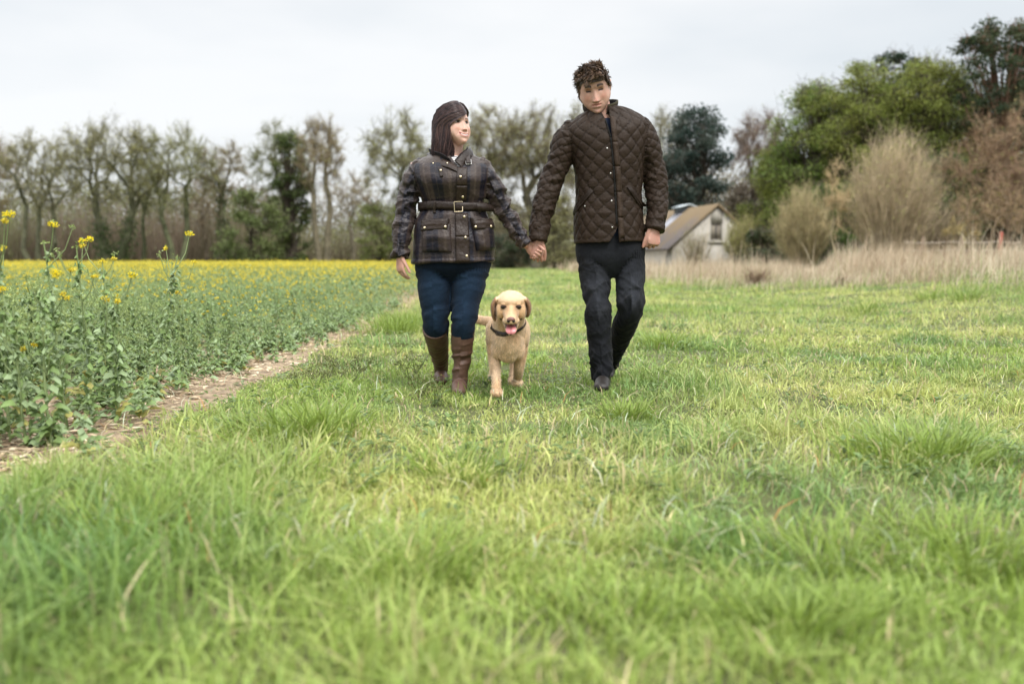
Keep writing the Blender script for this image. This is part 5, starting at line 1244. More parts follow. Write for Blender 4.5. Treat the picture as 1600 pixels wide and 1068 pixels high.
def build_woman():
    Y = 5.45; root = empty('person', (float(P(707, 600, Y).x), Y, float(gz(-.3, Y))), category='person', label='woman in waxed tartan belted jacket, blue jeans and brown boots, smiling up at the man')
    rng = np.random.default_rng(202)
    B = head_basis(41, -4, -2); hc = PX(710, 197.5, Y - .01); s = .965
    armL = [(650, 262), (643, 288), (636, 312), (630, 350), (625, 396)]; armR = [(756, 262), (768, 286), (783, 318), (800, 348), (820, 381)]
    AL = [PX(x, y, Y + d) for (x, y), d in zip(armL, [0, .01, .01, -.02, -.06])]; AR = [PX(x, y, Y + d) for (x, y), d in zip(armR, [0, .01, .02, .02, .0])]
    legL = [PX(680, 420, Y), PX(681, 460, Y - .02), PX(681, 505, Y - .04), PX(686, 545, Y + .18), PX(689, 572, Y + .38)]
    legR = [PX(733, 420, Y), PX(730, 460, Y - .04), PX(725, 500, Y - .10), PX(721, 550, Y - .08), PX(718, 592, Y - .08)]
    pcs = [head_piece(hc, B, s, True, .8), *ear_piece(hc, B, 1, s * .9), *ear_piece(hc, B, -1, s * .9),
           limb([PX(706, 256, Y + .01), PX(707, 238, Y + .005), PX(708, 222, Y + .0), hc - B[2] * .03 - B[1] * .015], [.064, .056, .054, .052]),
           trunk_rings([(668, 405, 748, 404, .09, 0), (668, 360, 748, 358, .09, 0), (672, 320, 742, 318, .075, 0), (670, 285, 745, 283, .09, 0), (668, 262, 746, 260, .075, 0), (688, 250, 727, 249, .055, 0)], Y),
           limb(AL, [.038, .036, .032, .028, .023]), limb(AR, [.038, .036, .032, .028, .023]), limb(legL, [.06, .052, .04, .034, .028]), limb(legR, [.06, .052, .04, .034, .028])]
    pcs += hand_pieces(PX(625, 400, Y - .06), (.02, -.05, -1), (-.75, -.65, .1), (.65, -.75, 0), [(.30, .45, .3), (.35, .5, .3), (.45, .6, .4), (.5, .7, .4)], s=.86, thumb_curl=.1, thumb_out=.45)
    pcs += hand_pieces(PX(824, 383, Y + .015), (.75, -.10, -.68), (.15, 1, .1), (.6, .2, .75), [(.85, 1.1, .6), (.85, 1.1, .6), (.8, 1.0, .6), (.7, 1.0, .5)], s=.84, thumb_curl=.3, thumb_out=.5, spread=.16)
    V, Nn, F, T3, uv, pid = fuse(pcs, .0023, 1, keepuv=False)
    C = paint_head(V, hc, B, s, SKIN_F, female=True, smile=.9, brow=(.07, .045, .035), lipc=(.50, .13, .12)); lowm = V[:, 2] < P(700, 300, Y).z; C[lowm] = skin_paint_hand(V[lowm], vec(HAND_C) * [1.1, 1.15, 1.15])
    put('body', V, F, T3, C, M_SKIN, root)
    # ---- hair, parted high on her left and falling to the shoulders
    Bw = B; K = 16
    def surf(pol, az, grow=1.0):   # azimuth 0 = face direction, positive towards her right (image left)
        return np.stack([-np.sin(pol) * np.sin(az) * .079, np.sin(pol) * np.cos(az) * .094, np.cos(pol) * .124], -1) * grow * s
    n = 4600; k1 = int(n * .84)
    az_end = np.concatenate([rng.uniform(1.02, 3.3, k1), rng.uniform(3.3, 4.25, n - k1)]); layer = rng.random(n) ** .7
    part_t = rng.random(n); t = np.linspace(0, 1, K)[None]
    p_az = -.45; pol0 = (.85 * part_t ** 1.2 * np.where(az_end < 3.3, 1, .8) + .02)[:, None]
    az0 = np.full((n, 1), p_az); ae = az_end[:, None]; 
    ts = np.clip(t * 1.75, 0, 1); sm = ts * ts * (3 - 2 * ts)
    front = (np.clip((1.75 - ae) / .7, 0, 1) * (ae < 3.3))
    pol0 = np.where(front > 0, .55 + .38 * rng.random((n, 1)), pol0)
    az0 = np.where(ae < 3.3, -.25, -.55) + rng.normal(0, .05, (n, 1))
    az = az0 + (np.where(ae < 3.3, ae, ae - 6.2832) - az0) * sm ** (.8 + .75 * front)
    pend = 1.72; pol = pol0 + (pend - pol0) * ts ** 1.05
    grow = 1.04 + (.10 + .36 * smooth(1.1, 2.0, az_end[:, None]) * (az_end[:, None] < 4)) * (.35 + .65 * layer[:, None]) * np.sin(np.clip(ts, 0, 1) * 1.6) ** 1.3
    Lc = surf(pol, az, 1.0) * grow[..., None]
    Wc = Lc @ Bw + hc
    # below the skull the hair hangs straight down
    drop = np.clip((t - 1 / 1.75) / (1 - 1 / 1.75), 0, 1); tgt = P(700, 249, Y).z + rng.uniform(-.015, .035, (n, 1)); i0 = int(np.argmax(ts[0] >= .999))
    z0 = Wc[:, i0:i0 + 1, 2]; Wc[:, :, 2] = np.where(drop > 0, z0 + (tgt - z0) * drop, Wc[:, :, 2])
    inw = np.array([hc[0], hc[1]]); dxy = Wc[:, :, :2] - inw; curl = .018 * np.sin(drop * 5 + rng.uniform(0, 6, (n, 1))) * drop
    Wc[:, :, :2] = inw + dxy * (1 - .16 * drop[..., None] ** 1.3) + (vec([1, .3]) * curl[..., None])
    Wc += (fbm(Wc[..., 0] * 22 + 3, Wc[..., 1] * 22, Wc[..., 2] * 6, 2)[..., None] * vec([.016, .016, 0])) * (t[..., None])
    Vs, Fs, Cs = strands(Wc, .0024 * rng.uniform(.6, 1.2, n), 'hair', M_HAIR, root, np.where(fbm(az_end * 4, az_end * 9, 1.0, 2)[:, None] + rng.normal(0, .55, (n, 1)) > .25, vec([[.070, .038, .034]]), vec([[.022, .012, .013]])), rng, flat=.7)
    cap = []; nn = 60; tt = np.linspace(0, 1, 24); ph = np.linspace(0, 2 * np.pi, nn, endpoint=False)
    mx_ = np.interp(ph, [0, .4, .75, 1.15, 3.3, 4.3, 4.8, 5.4, 5.9, 6.2832], [.55, .75, 1.05, 1.65, 1.85, 1.65, 1.0, .65, .50, .55])
    cd = surf(tt[:, None] * mx_[None], np.broadcast_to(ph[None], (24, nn)), 1.06); cv = cd.reshape(-1, 3) @ Bw + hc
    # back mass that closes the curtain behind the neck
    low = ball(PX(692, 222, Y + .035), (.052, .045, .075), None, 0, 18)
    Va = np.concatenate([Vs, cv, low['V']]); Fa = np.concatenate([Fs, grid_faces(24, nn) + len(Vs), low['F4'] + len(Vs) + len(cv)]); T3 = low['F3'] + len(Vs) + len(cv)
    put('hair', Va, Fa, T3, np.concatenate([Cs, np.tile([.03, .017, .016], (len(cv) + len(low['V']), 1))]), M_HAIR, root)
    # ---- jeans
    pcs = [trunk_rings([(686, 446, 726, 446, .06, 0), (668, 434, 748, 434, .10, 0), (650, 418, 766, 418, .145, 0), (649, 400, 768, 399, .15, 0), (653, 380, 763, 379, .13, 0)], Y),
           limb([PX(678, 415, Y), PX(679, 440, Y - .02), PX(680, 475, Y - .04), PX(680.5, 503, Y - .05), PX(683, 524, Y + .02), PX(686, 545, Y + .15)], [(.103, .115), (.097, .11), (.086, .095), (.076, .082), (.062, .066), (.052, .055)], pid=1, nu=40),
           limb([PX(736, 415, Y), PX(733, 440, Y - .03), PX(727, 475, Y - .07), PX(725, 500, Y - .11), PX(723, 520, Y - .10), PX(722, 540, Y - .08)], [(.103, .115), (.096, .11), (.078, .092), (.070, .078), (.062, .066), (.055, .058)], pid=2, nu=40)]
    V, Nn, F, T3, uv, pid = fuse(pcs, .0048, 9); u, v = uv.T; zz = V[:, 2]
    w = creases(u + pid * 2.1, v * 1.0 + u * .15, 5, 22, 4.0); kn = gs(zz - P(700, 495, Y).z, .07) + .8 * gs(zz - P(700, 430, Y).z, .05)
    V = V + Nn * (.0075 * (w - .62) * (.25 + kn) * (pid > 0))[:, None]
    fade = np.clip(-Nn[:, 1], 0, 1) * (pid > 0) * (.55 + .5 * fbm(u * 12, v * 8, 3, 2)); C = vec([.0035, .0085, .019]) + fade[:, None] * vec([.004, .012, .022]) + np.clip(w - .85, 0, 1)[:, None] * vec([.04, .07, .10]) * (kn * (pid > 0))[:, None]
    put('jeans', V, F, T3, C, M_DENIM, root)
    # ---- knee boots
    for k in range(2):
        if k == 0: sh = [PX(679.5, 512, Y - .045), PX(683, 530, Y + .04), PX(686, 550, Y + .20), PX(689, 570, Y + .36), PX(689, 583, Y + .42)]; rr = [(.069, .072), (.064, .068), (.052, .056), (.041, .045), (.040, .044)]; toe = PX(690, 590, Y + .24)
        else: sh = [PX(723.5, 507, Y - .105), PX(722.5, 530, Y - .09), PX(721.5, 555, Y - .08), PX(719, 578, Y - .08), PX(718, 596, Y - .08)]; rr = [(.066, .070), (.062, .067), (.055, .058), (.044, .048), (.044, .047)]; toe = PX(717, 607, Y - .26)
        a = sh[-1]; gr = float(gz(a[0], a[1])); toe[2] = gr + .030; mid = a * .45 + toe * .55; mid[2] = gr + .048; heel = a + vec([0, .035, 0]); heel[2] = (gr + .04 if k else a[2] - .045)
        V, Nn, F, T3, uv, pid = fuse([limb(sh, rr, pid=1, nu=40, round0=False), limb([heel, a + vec([0, -.02, -.03]), mid, toe], [.034, .042, (.042, .036), (.036, .024)], ref=(0, 0, 1), pid=2)], .0042, 3)
        u, v = uv.T; zz = V[:, 2] - gr; w = creases(u * .6, v + .25 * u, 6, 26, 1.0 + k)
        fold = gs(zz - .16, .07) + .22; V = V + Nn * (.0072 * (w - .5) * fold * (pid == 1))[:, None]
        C = vec([.098, .053, .037]) * (1 + .35 * np.clip(w - .6, 0, 1) * fold)[:, None] * (1 + .10 * fbm(V[:, 0] * 20, V[:, 1] * 20, V[:, 2] * 20)[:, None])
        C[zz < .018] = [.03, .02, .017]
        b = put('boot', V, F, T3, C, M_LEATHER, root)
    # ---- jacket
    R = [(644.5, 411, 772, 408, .170, 0), (645, 394, 772, 392, .168, 0), (647.5, 366, 770, 364, .160, 0), (651, 343, 765, 341, .142, 0), (660, 323, 756, 321, .116, 0), (656, 306, 760, 304, .130, -.005), (650, 286, 763, 283, .150, -.012),
         (646, 270, 765, 267, .140, -.005), (646, 259, 763, 257, .118, 0), (656, 250, 751, 249, .098, .005), (672, 243, 737, 242, .085, .01), (680, 240, 731, 239, .08, .012)]
    pcs = [trunk_rings(R, Y, pid=0, nu=90),
           limb([PX(x, y, Y + d) for (x, y), d in zip([(655, 263), (647, 280), (639, 302), (633, 338), (627, 370), (624.5, 404)], [0, .005, .01, -.01, -.04, -.06])], [.055, (.059, .066), (.060, .065), (.056, .058), (.052, .053), (.050, .051)], pid=1, nu=44, round1=False),
           limb([PX(x, y, Y + d) for (x, y), d in zip([(750, 262), (763, 279), (775, 303), (789, 332), (805, 358), (822, 383)], [0, .005, .01, .02, .015, .0])], [.055, (.058, .066), (.059, .064), (.054, .056), (.048, .050), (.043, .045)], pid=2, nu=44, round1=False)]
    V, Nn, F, T3, uv, pid = fuse(pcs, .0042, 5); u, v = uv.T; tor = pid == 0
    wr = creases(u, v + .35 * u, 6, np.where(tor, 8, 17), pid * 4.0); wr2 = creases(u, v - .4 * u, 9, np.where(tor, 10, 24), pid * 3.0 + 8)
    waist = gs(V[:, 2] - P(700, 330, Y).z, .035) * tor; wv = creases(u, v, 22, 3, 6.0)
    dsp = np.where(tor, .0065 * (wr - .5), .0125 * (wr - .45) + .0075 * (wr2 - .5)) + .006 * (wv - .5) * waist
    dsp += .006 * smooth(.018, .012, v) * tor; V = V + Nn * dsp[:, None]
    def tartan(u, v, k):
        base = vec([.038, .0265, .0235]); navy = vec([.0070, .0068, .0140]); tan = vec([.085, .063, .050])
        pu, pv = .115, .125; a = np.mod(u / pu + .22, 1); b = np.mod(v / pv + .1, 1)
        na = smooth(.10, .15, a) * smooth(.58, .53, a); nb = smooth(.15, .20, b) * smooth(.62, .57, b)
        w = np.clip(.78 * na + .20 * nb, 0, 1)[..., None]; C = base * (1 - w) + navy * w
        l = np.maximum(gs(a - .80, .05), .45 * gs(b - .86, .03))[..., None] * .55; l2 = np.maximum(gs(a - .34, .018), gs(b - .4, .018))[..., None] * .30
        C = C * (1 - l) + tan * l; return C * (1 - l2) + tan * .8 * l2
    C = tartan(u, v, 0); C = C * (1 + .55 * np.clip(wr - .7, 0, 1) + .45 * np.clip(wr2 - .7, 0, 1) * ~tor)[:, None] + (np.clip(np.maximum(wr, wr2) - .86, 0, 1) * ~tor)[:, None] * vec([.55, .47, .42]) * .6
    yoke = tor & (V[:, 2] > P(700, 257, Y).z + .35 * np.abs(V[:, 0] - P(707, 250, Y).x) * -0 ) & (np.abs(V[:, 0] - P(707, 250, Y).x) > .06); C[yoke] = vec([.040, .026, .020])
    o = vec([0, 0, CAMH]); q = V - o; tt = (cp_ * q[:, 1] - sp_ * q[:, 2]); px = 800 + FPX * q[:, 0] / tt; py = 534 - FPX * (sp_ * q[:, 1] + cp_ * q[:, 2]) / tt
    fpx, fpy = px[F].mean(1), py[F].mean(1); front = V[F].mean(1)[:, 1] < Y + .02
    gone = front & (fpy < 262) & (fpx > np.interp(fpy, [238, 262], [700, 716])) & (fpx < np.interp(fpy, [238, 262], [729, 717.5]))
    dv = Drape(V, F); jk = put('jacket', V, F[~gone], T3, C, M_WAX, root)
    br = vec([.033, .0215, .0165]); flat_c = lambda m: (lambda a, b: np.tile(br * m, (*a.shape, 1)) * (1 - .3 * ((a < .08) | (a > .92) | (b < .10) | (b > .90)))[..., None])
    tz = lambda off: (lambda a, b: tartan(a * .12 + off, b * .15 + .03, 0))
    # placket
    pl = [(714, 262, 730, 262), (713, 290, 730, 290), (711.5, 314, 728.5, 314)]; pl2 = [(711, 334, 731, 334), (711.5, 370, 733, 370), (712, 410, 734, 409)]
    for P_ in (pl, pl2):
        Vp, Fp, Cp, n0 = [], [], [], 0
        for k in range(len(P_) - 1):
            a_, b_ = P_[k], P_[k + 1]; Vq, Fq, Cq = dv.patch([(a_[0], a_[1]), (a_[2], a_[3]), (b_[2], b_[3]), (b_[0], b_[1])], 11, 12, .003, .004, .002, .006, lambda a, b: np.tile(br * .92, (*a.shape, 1)) * (1 - .4 * ((a < .1) | (a > .9)))[..., None]); Vp.append(Vq); Fp.append(Fq + n0); Cp.append(Cq); n0 += len(Vq)
        put('placket', np.concatenate(Vp), np.concatenate(Fp), np.zeros((0, 3), int), np.concatenate(Cp), M_WAX, jk)
    for (x, y) in ((719.5, 276.5), (723, 307), (725.5, 338.5), (727, 371), (729, 400)): dv.stud('stud', M_BRASS, jk, x, y, .0070, .012)
    # pockets with flaps
    for (pc, fc, st) in (([(661, 350), (704, 350), (706, 394), (660, 394)], [(661, 345), (702.5, 342), (701, 360), (660, 362)], [(666, 357), (696.5, 355)]),
                         ([(736, 350), (768, 350), (772, 389), (744, 392)], [(734, 341), (765, 343), (769, 358), (738, 360)], [(742, 355), (763.5, 354)])):
        dv.add('pocket', M_WAX, jk, pc, 24, 24, .002, .008, .016, .006, tz(pc[0][0] * .013)); dv.add('pocket_flap', M_WAX, jk, fc, 22, 12, .018, .006, .006, .006, flat_c(1.0))
        for (x, y) in st: dv.stud('stud', M_BRASS, jk, x, y, .0068, .030)
    # belt and buckle
    nb = 120; cb = (PX(656.5, 323, Y) + PX(760, 321, Y)) / 2; Vb = []; 
    def ring_hit(a, z):
        d = Vector((math.cos(a), math.sin(a), 0)); oo = Vector((cb[0], cb[1], z)) + d * .6; h = dv.b.ray_cast(oo, -d); 
        r_ = (h[0] - Vector((cb[0], cb[1], z))).length if h[0] is not None else .2
        return min(r_, math.hypot(.182 * math.cos(a), .135 * math.sin(a)))
    zt, zb = P(707, 317, Y).z, P(707, 329.5, Y).z; rad = np.array([[ring_hit(i / nb * 6.2832, zt + (zb - zt) * k) for i in range(nb)] for k in (0, .5, 1)]).max(0)
    for _ in range(4): rad = np.maximum(rad, (np.roll(rad, 1) + np.roll(rad, -1)) / 2)
    prof = [(0, .002), (0, .009), (.33, .0105), (.66, .0105), (1, .009), (1, .002)]
    for (k, o_) in prof: Vb.append([[cb[0] + math.cos(a) * (rad[i] + o_), cb[1] + math.sin(a) * (rad[i] + o_), zt + (zb - zt) * k + .004 * math.sin(a * 2)] for i, a in enumerate(np.arange(nb) / nb * 6.2832)])
    Vb = np.array(Vb).reshape(-1, 3); Fb = np.concatenate([grid_faces(6, nb)[:, ::-1], np.stack([np.arange(nb), (np.arange(nb) + 1) % nb, (np.arange(nb) + 1) % nb + 5 * nb, np.arange(nb) + 5 * nb], 1)])
    belt = put('belt', Vb, Fb, np.zeros((0, 3), int), np.tile(br * .72, (len(Vb), 1)), M_WAX, jk)
    db = Drape(np.concatenate([V, Vb]), np.concatenate([F, Fb + len(V)]))
    def rectring(pts, r, name, mat, parent):
        hit = [db.hit(*p) for p in pts]; W2 = [h[0] + vec([0, -.010, 0]) for h in hit]; g = Geo(); n = len(W2)
        seg_tubes(g, W2, [W2[(i + 1) % n] for i in range(n)], r, r, 6, (.28, .22, .16)); V_, F4, F3, C_ = g.arrays(); return put(name, V_, F4, F3, C_, mat, parent)
    rectring([(709.5, 315.5), (722.5, 315), (723, 330.5), (710.5, 331)], .0024, 'buckle', M_BRASS, jk)
    seg = [(722.5, 316), (722.5, 330)]
    db.add('belt_tail', M_WAX, jk, [(727, 317.5), (771, 320), (770, 332), (727, 329)], 24, 6, .004, .005, 0, .006, flat_c(.8)) if False else None
    for x in (679, 749): db.add('belt_loop', M_WAX, jk, [(x - 2, 314), (x + 2, 314), (x + 2, 333), (x - 2, 333)], 4, 10, .002, .004, 0, 0, flat_c(.9))
    # free end of the belt sticking out past her side
    g0 = PX(752, 318, Y - .12); 
    pts = np.array([PX(745, 323, Y - .135), PX(757, 324, Y - .11), PX(766, 325, Y - .075), PX(772, 327, Y - .05)]); hh = np.array([.020, .021, .019, .012]); Vt = []
    for p_, h_ in zip(catmull(pts, 12), np.interp(np.linspace(0, 3, 12), range(4), hh)): Vt += [p_ + [0, -.003, h_], p_ + [0, -.003, -h_], p_ + [0, .003, -h_], p_ + [0, .003, h_]]
    Ft = np.concatenate([grid_faces(12, 4), [[3, 2, 1, 0]], [[44, 45, 46, 47]]]); put('belt_end', np.array(Vt), Ft, np.zeros((0, 3), int), np.tile(br * .75, (len(Vt), 1)), M_WAX, jk)
    # collar: left half folded down, right half standing
    def sheet(P0, P1, P2, n, name, c_out, parent, th_=.006, mid=None):
        """strip between the polylines P0 (foot) and P2 (edge) over P1"""
        a = catmull(P0, n); b = catmull(P1, n); c = catmull(P2, n); rows = [catmull(np.array([a[i], b[i], c[i]]), 9) for i in range(n)]; G = np.array(rows).transpose(1, 0, 2)
        Nn_ = np.cross(np.gradient(G, axis=1), np.gradient(G, axis=0)); Nn_ /= np.maximum(np.linalg.norm(Nn_, axis=2, keepdims=True), 1e-9)
        if Nn_[4, n // 2, 1] > 0: Nn_ = -Nn_
        V_ = np.concatenate([(G + Nn_ * th_ / 2).reshape(-1, 3), (G - Nn_ * th_ / 2).reshape(-1, 3)]); m = 9 * n; Fo = grid_faces(9, n, False)
        rim = list(range(n)) + [j * n + n - 1 for j in range(1, 9)] + [8 * n + i for i in range(n - 2, -1, -1)] + [j * n for j in range(7, 0, -1)]; r = np.array(rim); r2 = np.roll(r, -1)
        C_ = np.tile(c_out, (2 * m, 1)); C_[7 * n:8 * n] *= .6
        return put(name, V_, np.concatenate([Fo, Fo[:, ::-1] + m, np.stack([r, r + m, r2 + m, r2], 1)]), np.zeros((0, 3), int), C_, M_WAX if c_out[0] > .018 else M_CLOTH, parent)
    cord = (.016, .013, .014)
    y0 = Y
    sheet([PX(676, 240, y0 + .06), PX(682, 246, y0 - .04), PX(698, 249, y0 - .085), PX(712, 258, y0 - .115)], [PX(668, 240, y0 + .05), PX(674, 249, y0 - .06), PX(695, 252, y0 - .115), PX(714, 262, y0 - .138)],
          [PX(672, 256, y0 + .03), PX(676, 260, y0 - .075), PX(697, 261, y0 - .145), PX(720, 271.5, y0 - .155)], 24, 'collar', tuple(br * 1.05), jk)
    sheet([PX(676, 246, y0 + .04), PX(684, 251, y0 - .05), PX(697, 252, y0 - .09), PX(706, 255, y0 - .11)], [PX(672, 238, y0 + .04), PX(682, 243, y0 - .055), PX(694, 246, y0 - .10), PX(703, 249, y0 - .115)],
          [PX(670, 232, y0 + .04), PX(678, 236, y0 - .06), PX(690, 240, y0 - .10), PX(700, 247, y0 - .12)], 20, 'collar', cord, jk)
    sheet([PX(736, 246, y0 + .05), PX(737, 250, y0 - .03), PX(730, 254, y0 - .09), PX(721, 262, y0 - .13)], [PX(738, 236, y0 + .05), PX(738, 242, y0 - .04), PX(728, 247, y0 - .10), PX(717, 257, y0 - .13)],
          [PX(733, 229, y0 + .05), PX(732, 232, y0 - .045), PX(722, 240, y0 - .10), PX(711, 252, y0 - .125)], 20, 'collar', tuple(br * .8), jk)
    sheet([PX(731, 244, y0 + .03), PX(731, 248, y0 - .02), PX(724, 252, y0 - .07), PX(718, 258, y0 - .11)], [PX(731, 236, y0 + .03), PX(731, 240, y0 - .03), PX(722, 245, y0 - .08), PX(714, 254, y0 - .112)],
          [PX(730, 229.5, y0 + .03), PX(729, 232.5, y0 - .035), PX(719, 240.5, y0 - .088), PX(710, 251, y0 - .113)], 20, 'collar', cord, jk)
    dv.add('throat_strap', M_WAX, jk, [(726, 244), (733, 243), (735, 258), (728, 258)], 6, 12, .010, .006, 0, 0, flat_c(.9)); rectring([(727.5, 250), (736, 250), (736.5, 256.5), (728.5, 257)], .0018, 'buckle', M_STEEL, jk)
    dv.add('throat_strap', M_WAX, jk, [(684.5, 262), (690.5, 262), (692.5, 276), (688, 277)], 6, 12, .003, .005, 0, 0, flat_c(.8)); dv.stud('stud', M_BRASS, jk, 689, 267, .006, .012)
    for (x, y) in ((678, 258), (699, 258)): dv.stud('stud', M_BRASS, jk, x, y, .004, .026)
    # striped top and ring of the necklace
    V, Nn, F, T3, uv, pid = fuse([trunk_rings([(668, 330, 745, 329, .10, 0), (666, 285, 748, 283, .125, 0), (668, 266, 746, 265, .118, 0), (684, 256, 733, 255, .10, 0), (690, 249, 729, 248, .085, 0), (694, 246, 726, 245, .07, 0)], Y, nu=48)], .005, 3, False)
    st = (np.mod(V[:, 2] / .011, 1) < .42)[:, None]; put('striped_top', V, F, T3, np.where(st, vec([.03, .03, .05]), vec([.70, .68, .66])), M_CLOTH, root)
    return root

def build_dog():
    X = lambda px, py, y: PX(px, py, y)
    root = empty('dog', (float(P(793, 600, 5.4).x), 5.4, float(gz(0, 5.4))), category='dog', label='yellow labrador walking towards the camera with its tongue out, between the two people')
    B = head_basis(0, 9, 0); hc = X(798.5, 478, 5.12)
    def Hh(x, y, z): return vec([x, y, z]) @ B + hc          # x to the right of the picture, y forward, z up
    gz5 = float(gz(-.03, 5.3))
    p = []
    # trunk from chest to rump, neck
    p.append(limb([X(794, 533, 5.24), X(794, 527, 5.34), X(794, 524, 5.50), X(792, 521, 5.70), X(790, 519, 5.88), X(789, 520, 6.0)], [(.078, .096), (.104, .125), (.112, .128), (.108, .108), (.100, .098), (.075, .075)], ref=(0, 0, 1), nu=36))
    p.append(limb([X(794, 548, 5.25), X(794, 545, 5.36)], [(.062, .06), (.075, .07)], ref=(0, 0, 1)))
    p.append(limb([X(795, 524, 5.34), X(796, 508, 5.26), X(798, 490, 5.19)], [(.106, .09), (.088, .088), (.070, .075)]))
    for (x, y) in ((774, 520), (814, 520)): p.append(ball(X(x, y, 5.34), (.050, .085, .085)))
    for (x, y) in ((778, 545), (810, 545)): p.append(ball(X(x, y, 5.27), (.036, .050, .055)))
    p.append(ball(X(794.5, 541, 5.235), (.022, .030, .050)))
    # fore legs: the left of the picture on the ground, the other swinging
    def paw(c, s=1.0):
        o_ = [ball(c, (.030 * s, .040 * s, .022 * s))]
        for k in (-1.5, -.5, .5, 1.5): o_.append(ball(c + vec([k * .0125, -.030 + abs(k) * .004, -.004]), (.0095, .018, .013), None, 0, 12))
        return o_
    c1 = X(776, 608, 5.10); c1[2] = gz5 + .045; c2 = X(808, 594, 5.44); c2[2] = gz5 + .055
    p.append(limb([X(774, 530, 5.36), X(773, 555, 5.32), X(774, 578, 5.24), X(775.5, 596, 5.15), c1 + vec([0, .01, .01])], [.052, (.036, .043), (.026, .029), (.0215, .024), .024])); p += paw(c1)
    p.append(limb([X(812, 530, 5.36), X(813, 555, 5.36), X(811, 574, 5.37), X(809, 588, 5.43), c2 + vec([0, .01, .01])], [.052, (.035, .043), (.026, .030), (.0215, .024), .023])); p += paw(c2)
    # hind legs: stifle, hock and shank
    for (x, hip, kne, hock, foot) in ((775, 5.88, 5.78, 6.00, 5.90), (803, 5.90, 5.76, 5.90, 5.74)):
        f = X(x - 4 if x < 790 else x - 1, 590, foot); f[2] = gz5 + .028; hk = X(x, 560, hock); hk[2] = gz5 + .16; kn = X(x, 540, kne); kn[2] = gz5 + .30
        p.append(limb([X(x + (4 if x < 790 else -4), 520, hip), kn, hk, f + vec([0, .02, .015])], [(.062, .085), (.046, .058), .024, .024])); p += paw(f)
    # tail carried out to the left of the picture
    p.append(limb([X(786, 506, 5.98), X(766, 502, 6.02), X(748, 499, 6.02), X(728, 492, 6.00), X(708, 484, 5.97)], [.036, .030, .025, .020, .010]))
    # head: skull, brow, muzzle, open lower jaw, cheeks, hanging ears
    p.append(ball(hc + vec([0, .01, .006]), (.081, .082, .074), B)); p.append(ball(Hh(0, .02, .030), (.066, .06, .045), B))
    for sx in (-1, 1):
        p.append(ball(Hh(sx * .050, .022, -.022), (.030, .055, .046), B)); p.append(ball(Hh(sx * .022, .104, -.052), (.0205, .044, .021), B)); p.append(ball(Hh(sx * .034, .062, .022), (.017, .016, .010), B, 0, 12))
    p.append(limb([Hh(0, .05, -.012), Hh(0, .095, -.026), Hh(0, .135, -.036), Hh(0, .158, -.042)], [(.050, .046), (.038, .034), (.031, .026), (.025, .020)], ref=B[2]))
    p.append(limb([Hh(0, .02, -.072), Hh(0, .07, -.090), Hh(0, .110, -.104), Hh(0, .128, -.108)], [(.048, .030), (.036, .018), (.028, .010), (.020, .008)], ref=B[2]))
    for sx in (-1, 1):
        e = [Hh(sx * .062, -.004, .042), Hh(sx * .082, .000, .030), Hh(sx * .094, .006, .000), Hh(sx * .091, .010, -.034), Hh(sx * .084, .012, -.060 if sx < 0 else -.050)]
        if sx < 0: e = [q + (B[2] * -.010 if i > 2 else 0) for i, q in enumerate(e)]
        p.append(limb(e, [(.010, .024), (.0105, .034), (.0105, .036), (.0095, .028), (.0075, .012)], ref=(0, -1, 0), nu=20, step=.005))
    V, Nn, F, T3, uv, pid = fuse(p, .0030, 2, False)
    L_ = (V - hc) @ B.T; x, y, z = L_.T; ax = np.abs(x); hd = (y > -.05) & (z > -.14) & (ax < .12) & (V[:, 1] < 5.2)
    V = V + Nn * ((.0018 * fbm(V[:, 0] * 40, V[:, 1] * 30, V[:, 2] * 25, 3)) + .004 * fbm(V[:, 0] * 12, V[:, 1] * 9, V[:, 2] * 9, 2) * ~hd)[:, None]
    cream, gold, tan = vec([.70, .50, .315]), vec([.50, .30, .145]), vec([.19, .095, .042])
    nz = fbm(V[:, 0] * 14, V[:, 1] * 10, V[:, 2] * 9, 3); mixw = np.clip(.38 + nz * 1.8 + .25 * smooth(.4, .2, V[:, 2]) * 0 , 0, 1)[:, None]; C = cream * (1 - mixw) + (cream * .35 + gold * .65) * mixw
    C *= (1 + .14 * vnoise(V[:, 0] * 150, V[:, 1] * 60, V[:, 2] * 60))[:, None]
    def mc(c, w):
        nonlocal C; w = (np.clip(w, 0, 1) * hd)[:, None]; C = C * (1 - w) + vec(c) * w
    mc(gold * 1.12, .55 * smooth(-.09, -.02, z) * smooth(.05, .02, z) + .3); mc(cream * 1.12, .9 * smooth(.025, .05, z)); mc(cream, .6 * gs(x, .018) * smooth(.03, .05, z + y * .3) )  # coat tones that also paint in the head's shading: gold cheeks, paler forehead
    mc(gold, .7 * gs(ax - .026, .012) * gs(z - .006, .02)); mc(tan * 1.1, .95 * smooth(.074, .082, ax)); mc(tan * .6, .8 * smooth(.070, .074, ax) * smooth(.086, .080, ax) * smooth(.035, .02, z))
    mc(gold, .55 * smooth(-.045, -.075, z) * smooth(.10, .05, y)); mc(cream * .95, .3 * smooth(.10, .13, y) * smooth(-.075, -.05, z)); mc((.10, .055, .035), .9 * gs((ax - .0365) / 1.5, .0125) * gs(z - .0095, .0135) * smooth(.04, .06, y)); mc((.40, .25, .16), .6 * gs(ax - .034, .009) * gs(z + .020, .012))
    mouth = -.066 - .010 * smooth(.03, .0, ax) + .45 * np.clip(ax - .028, 0, .04)
    mc((.030, .018, .016), 1.2 * gs(z - mouth, .0055) * smooth(.03, .06, y) * smooth(.062, .054, ax)); mc((.05, .028, .024), smooth(.045, .02, ax) * smooth(-.070, -.075, z) * smooth(-.098, -.092, z) * smooth(.03, .06, y))
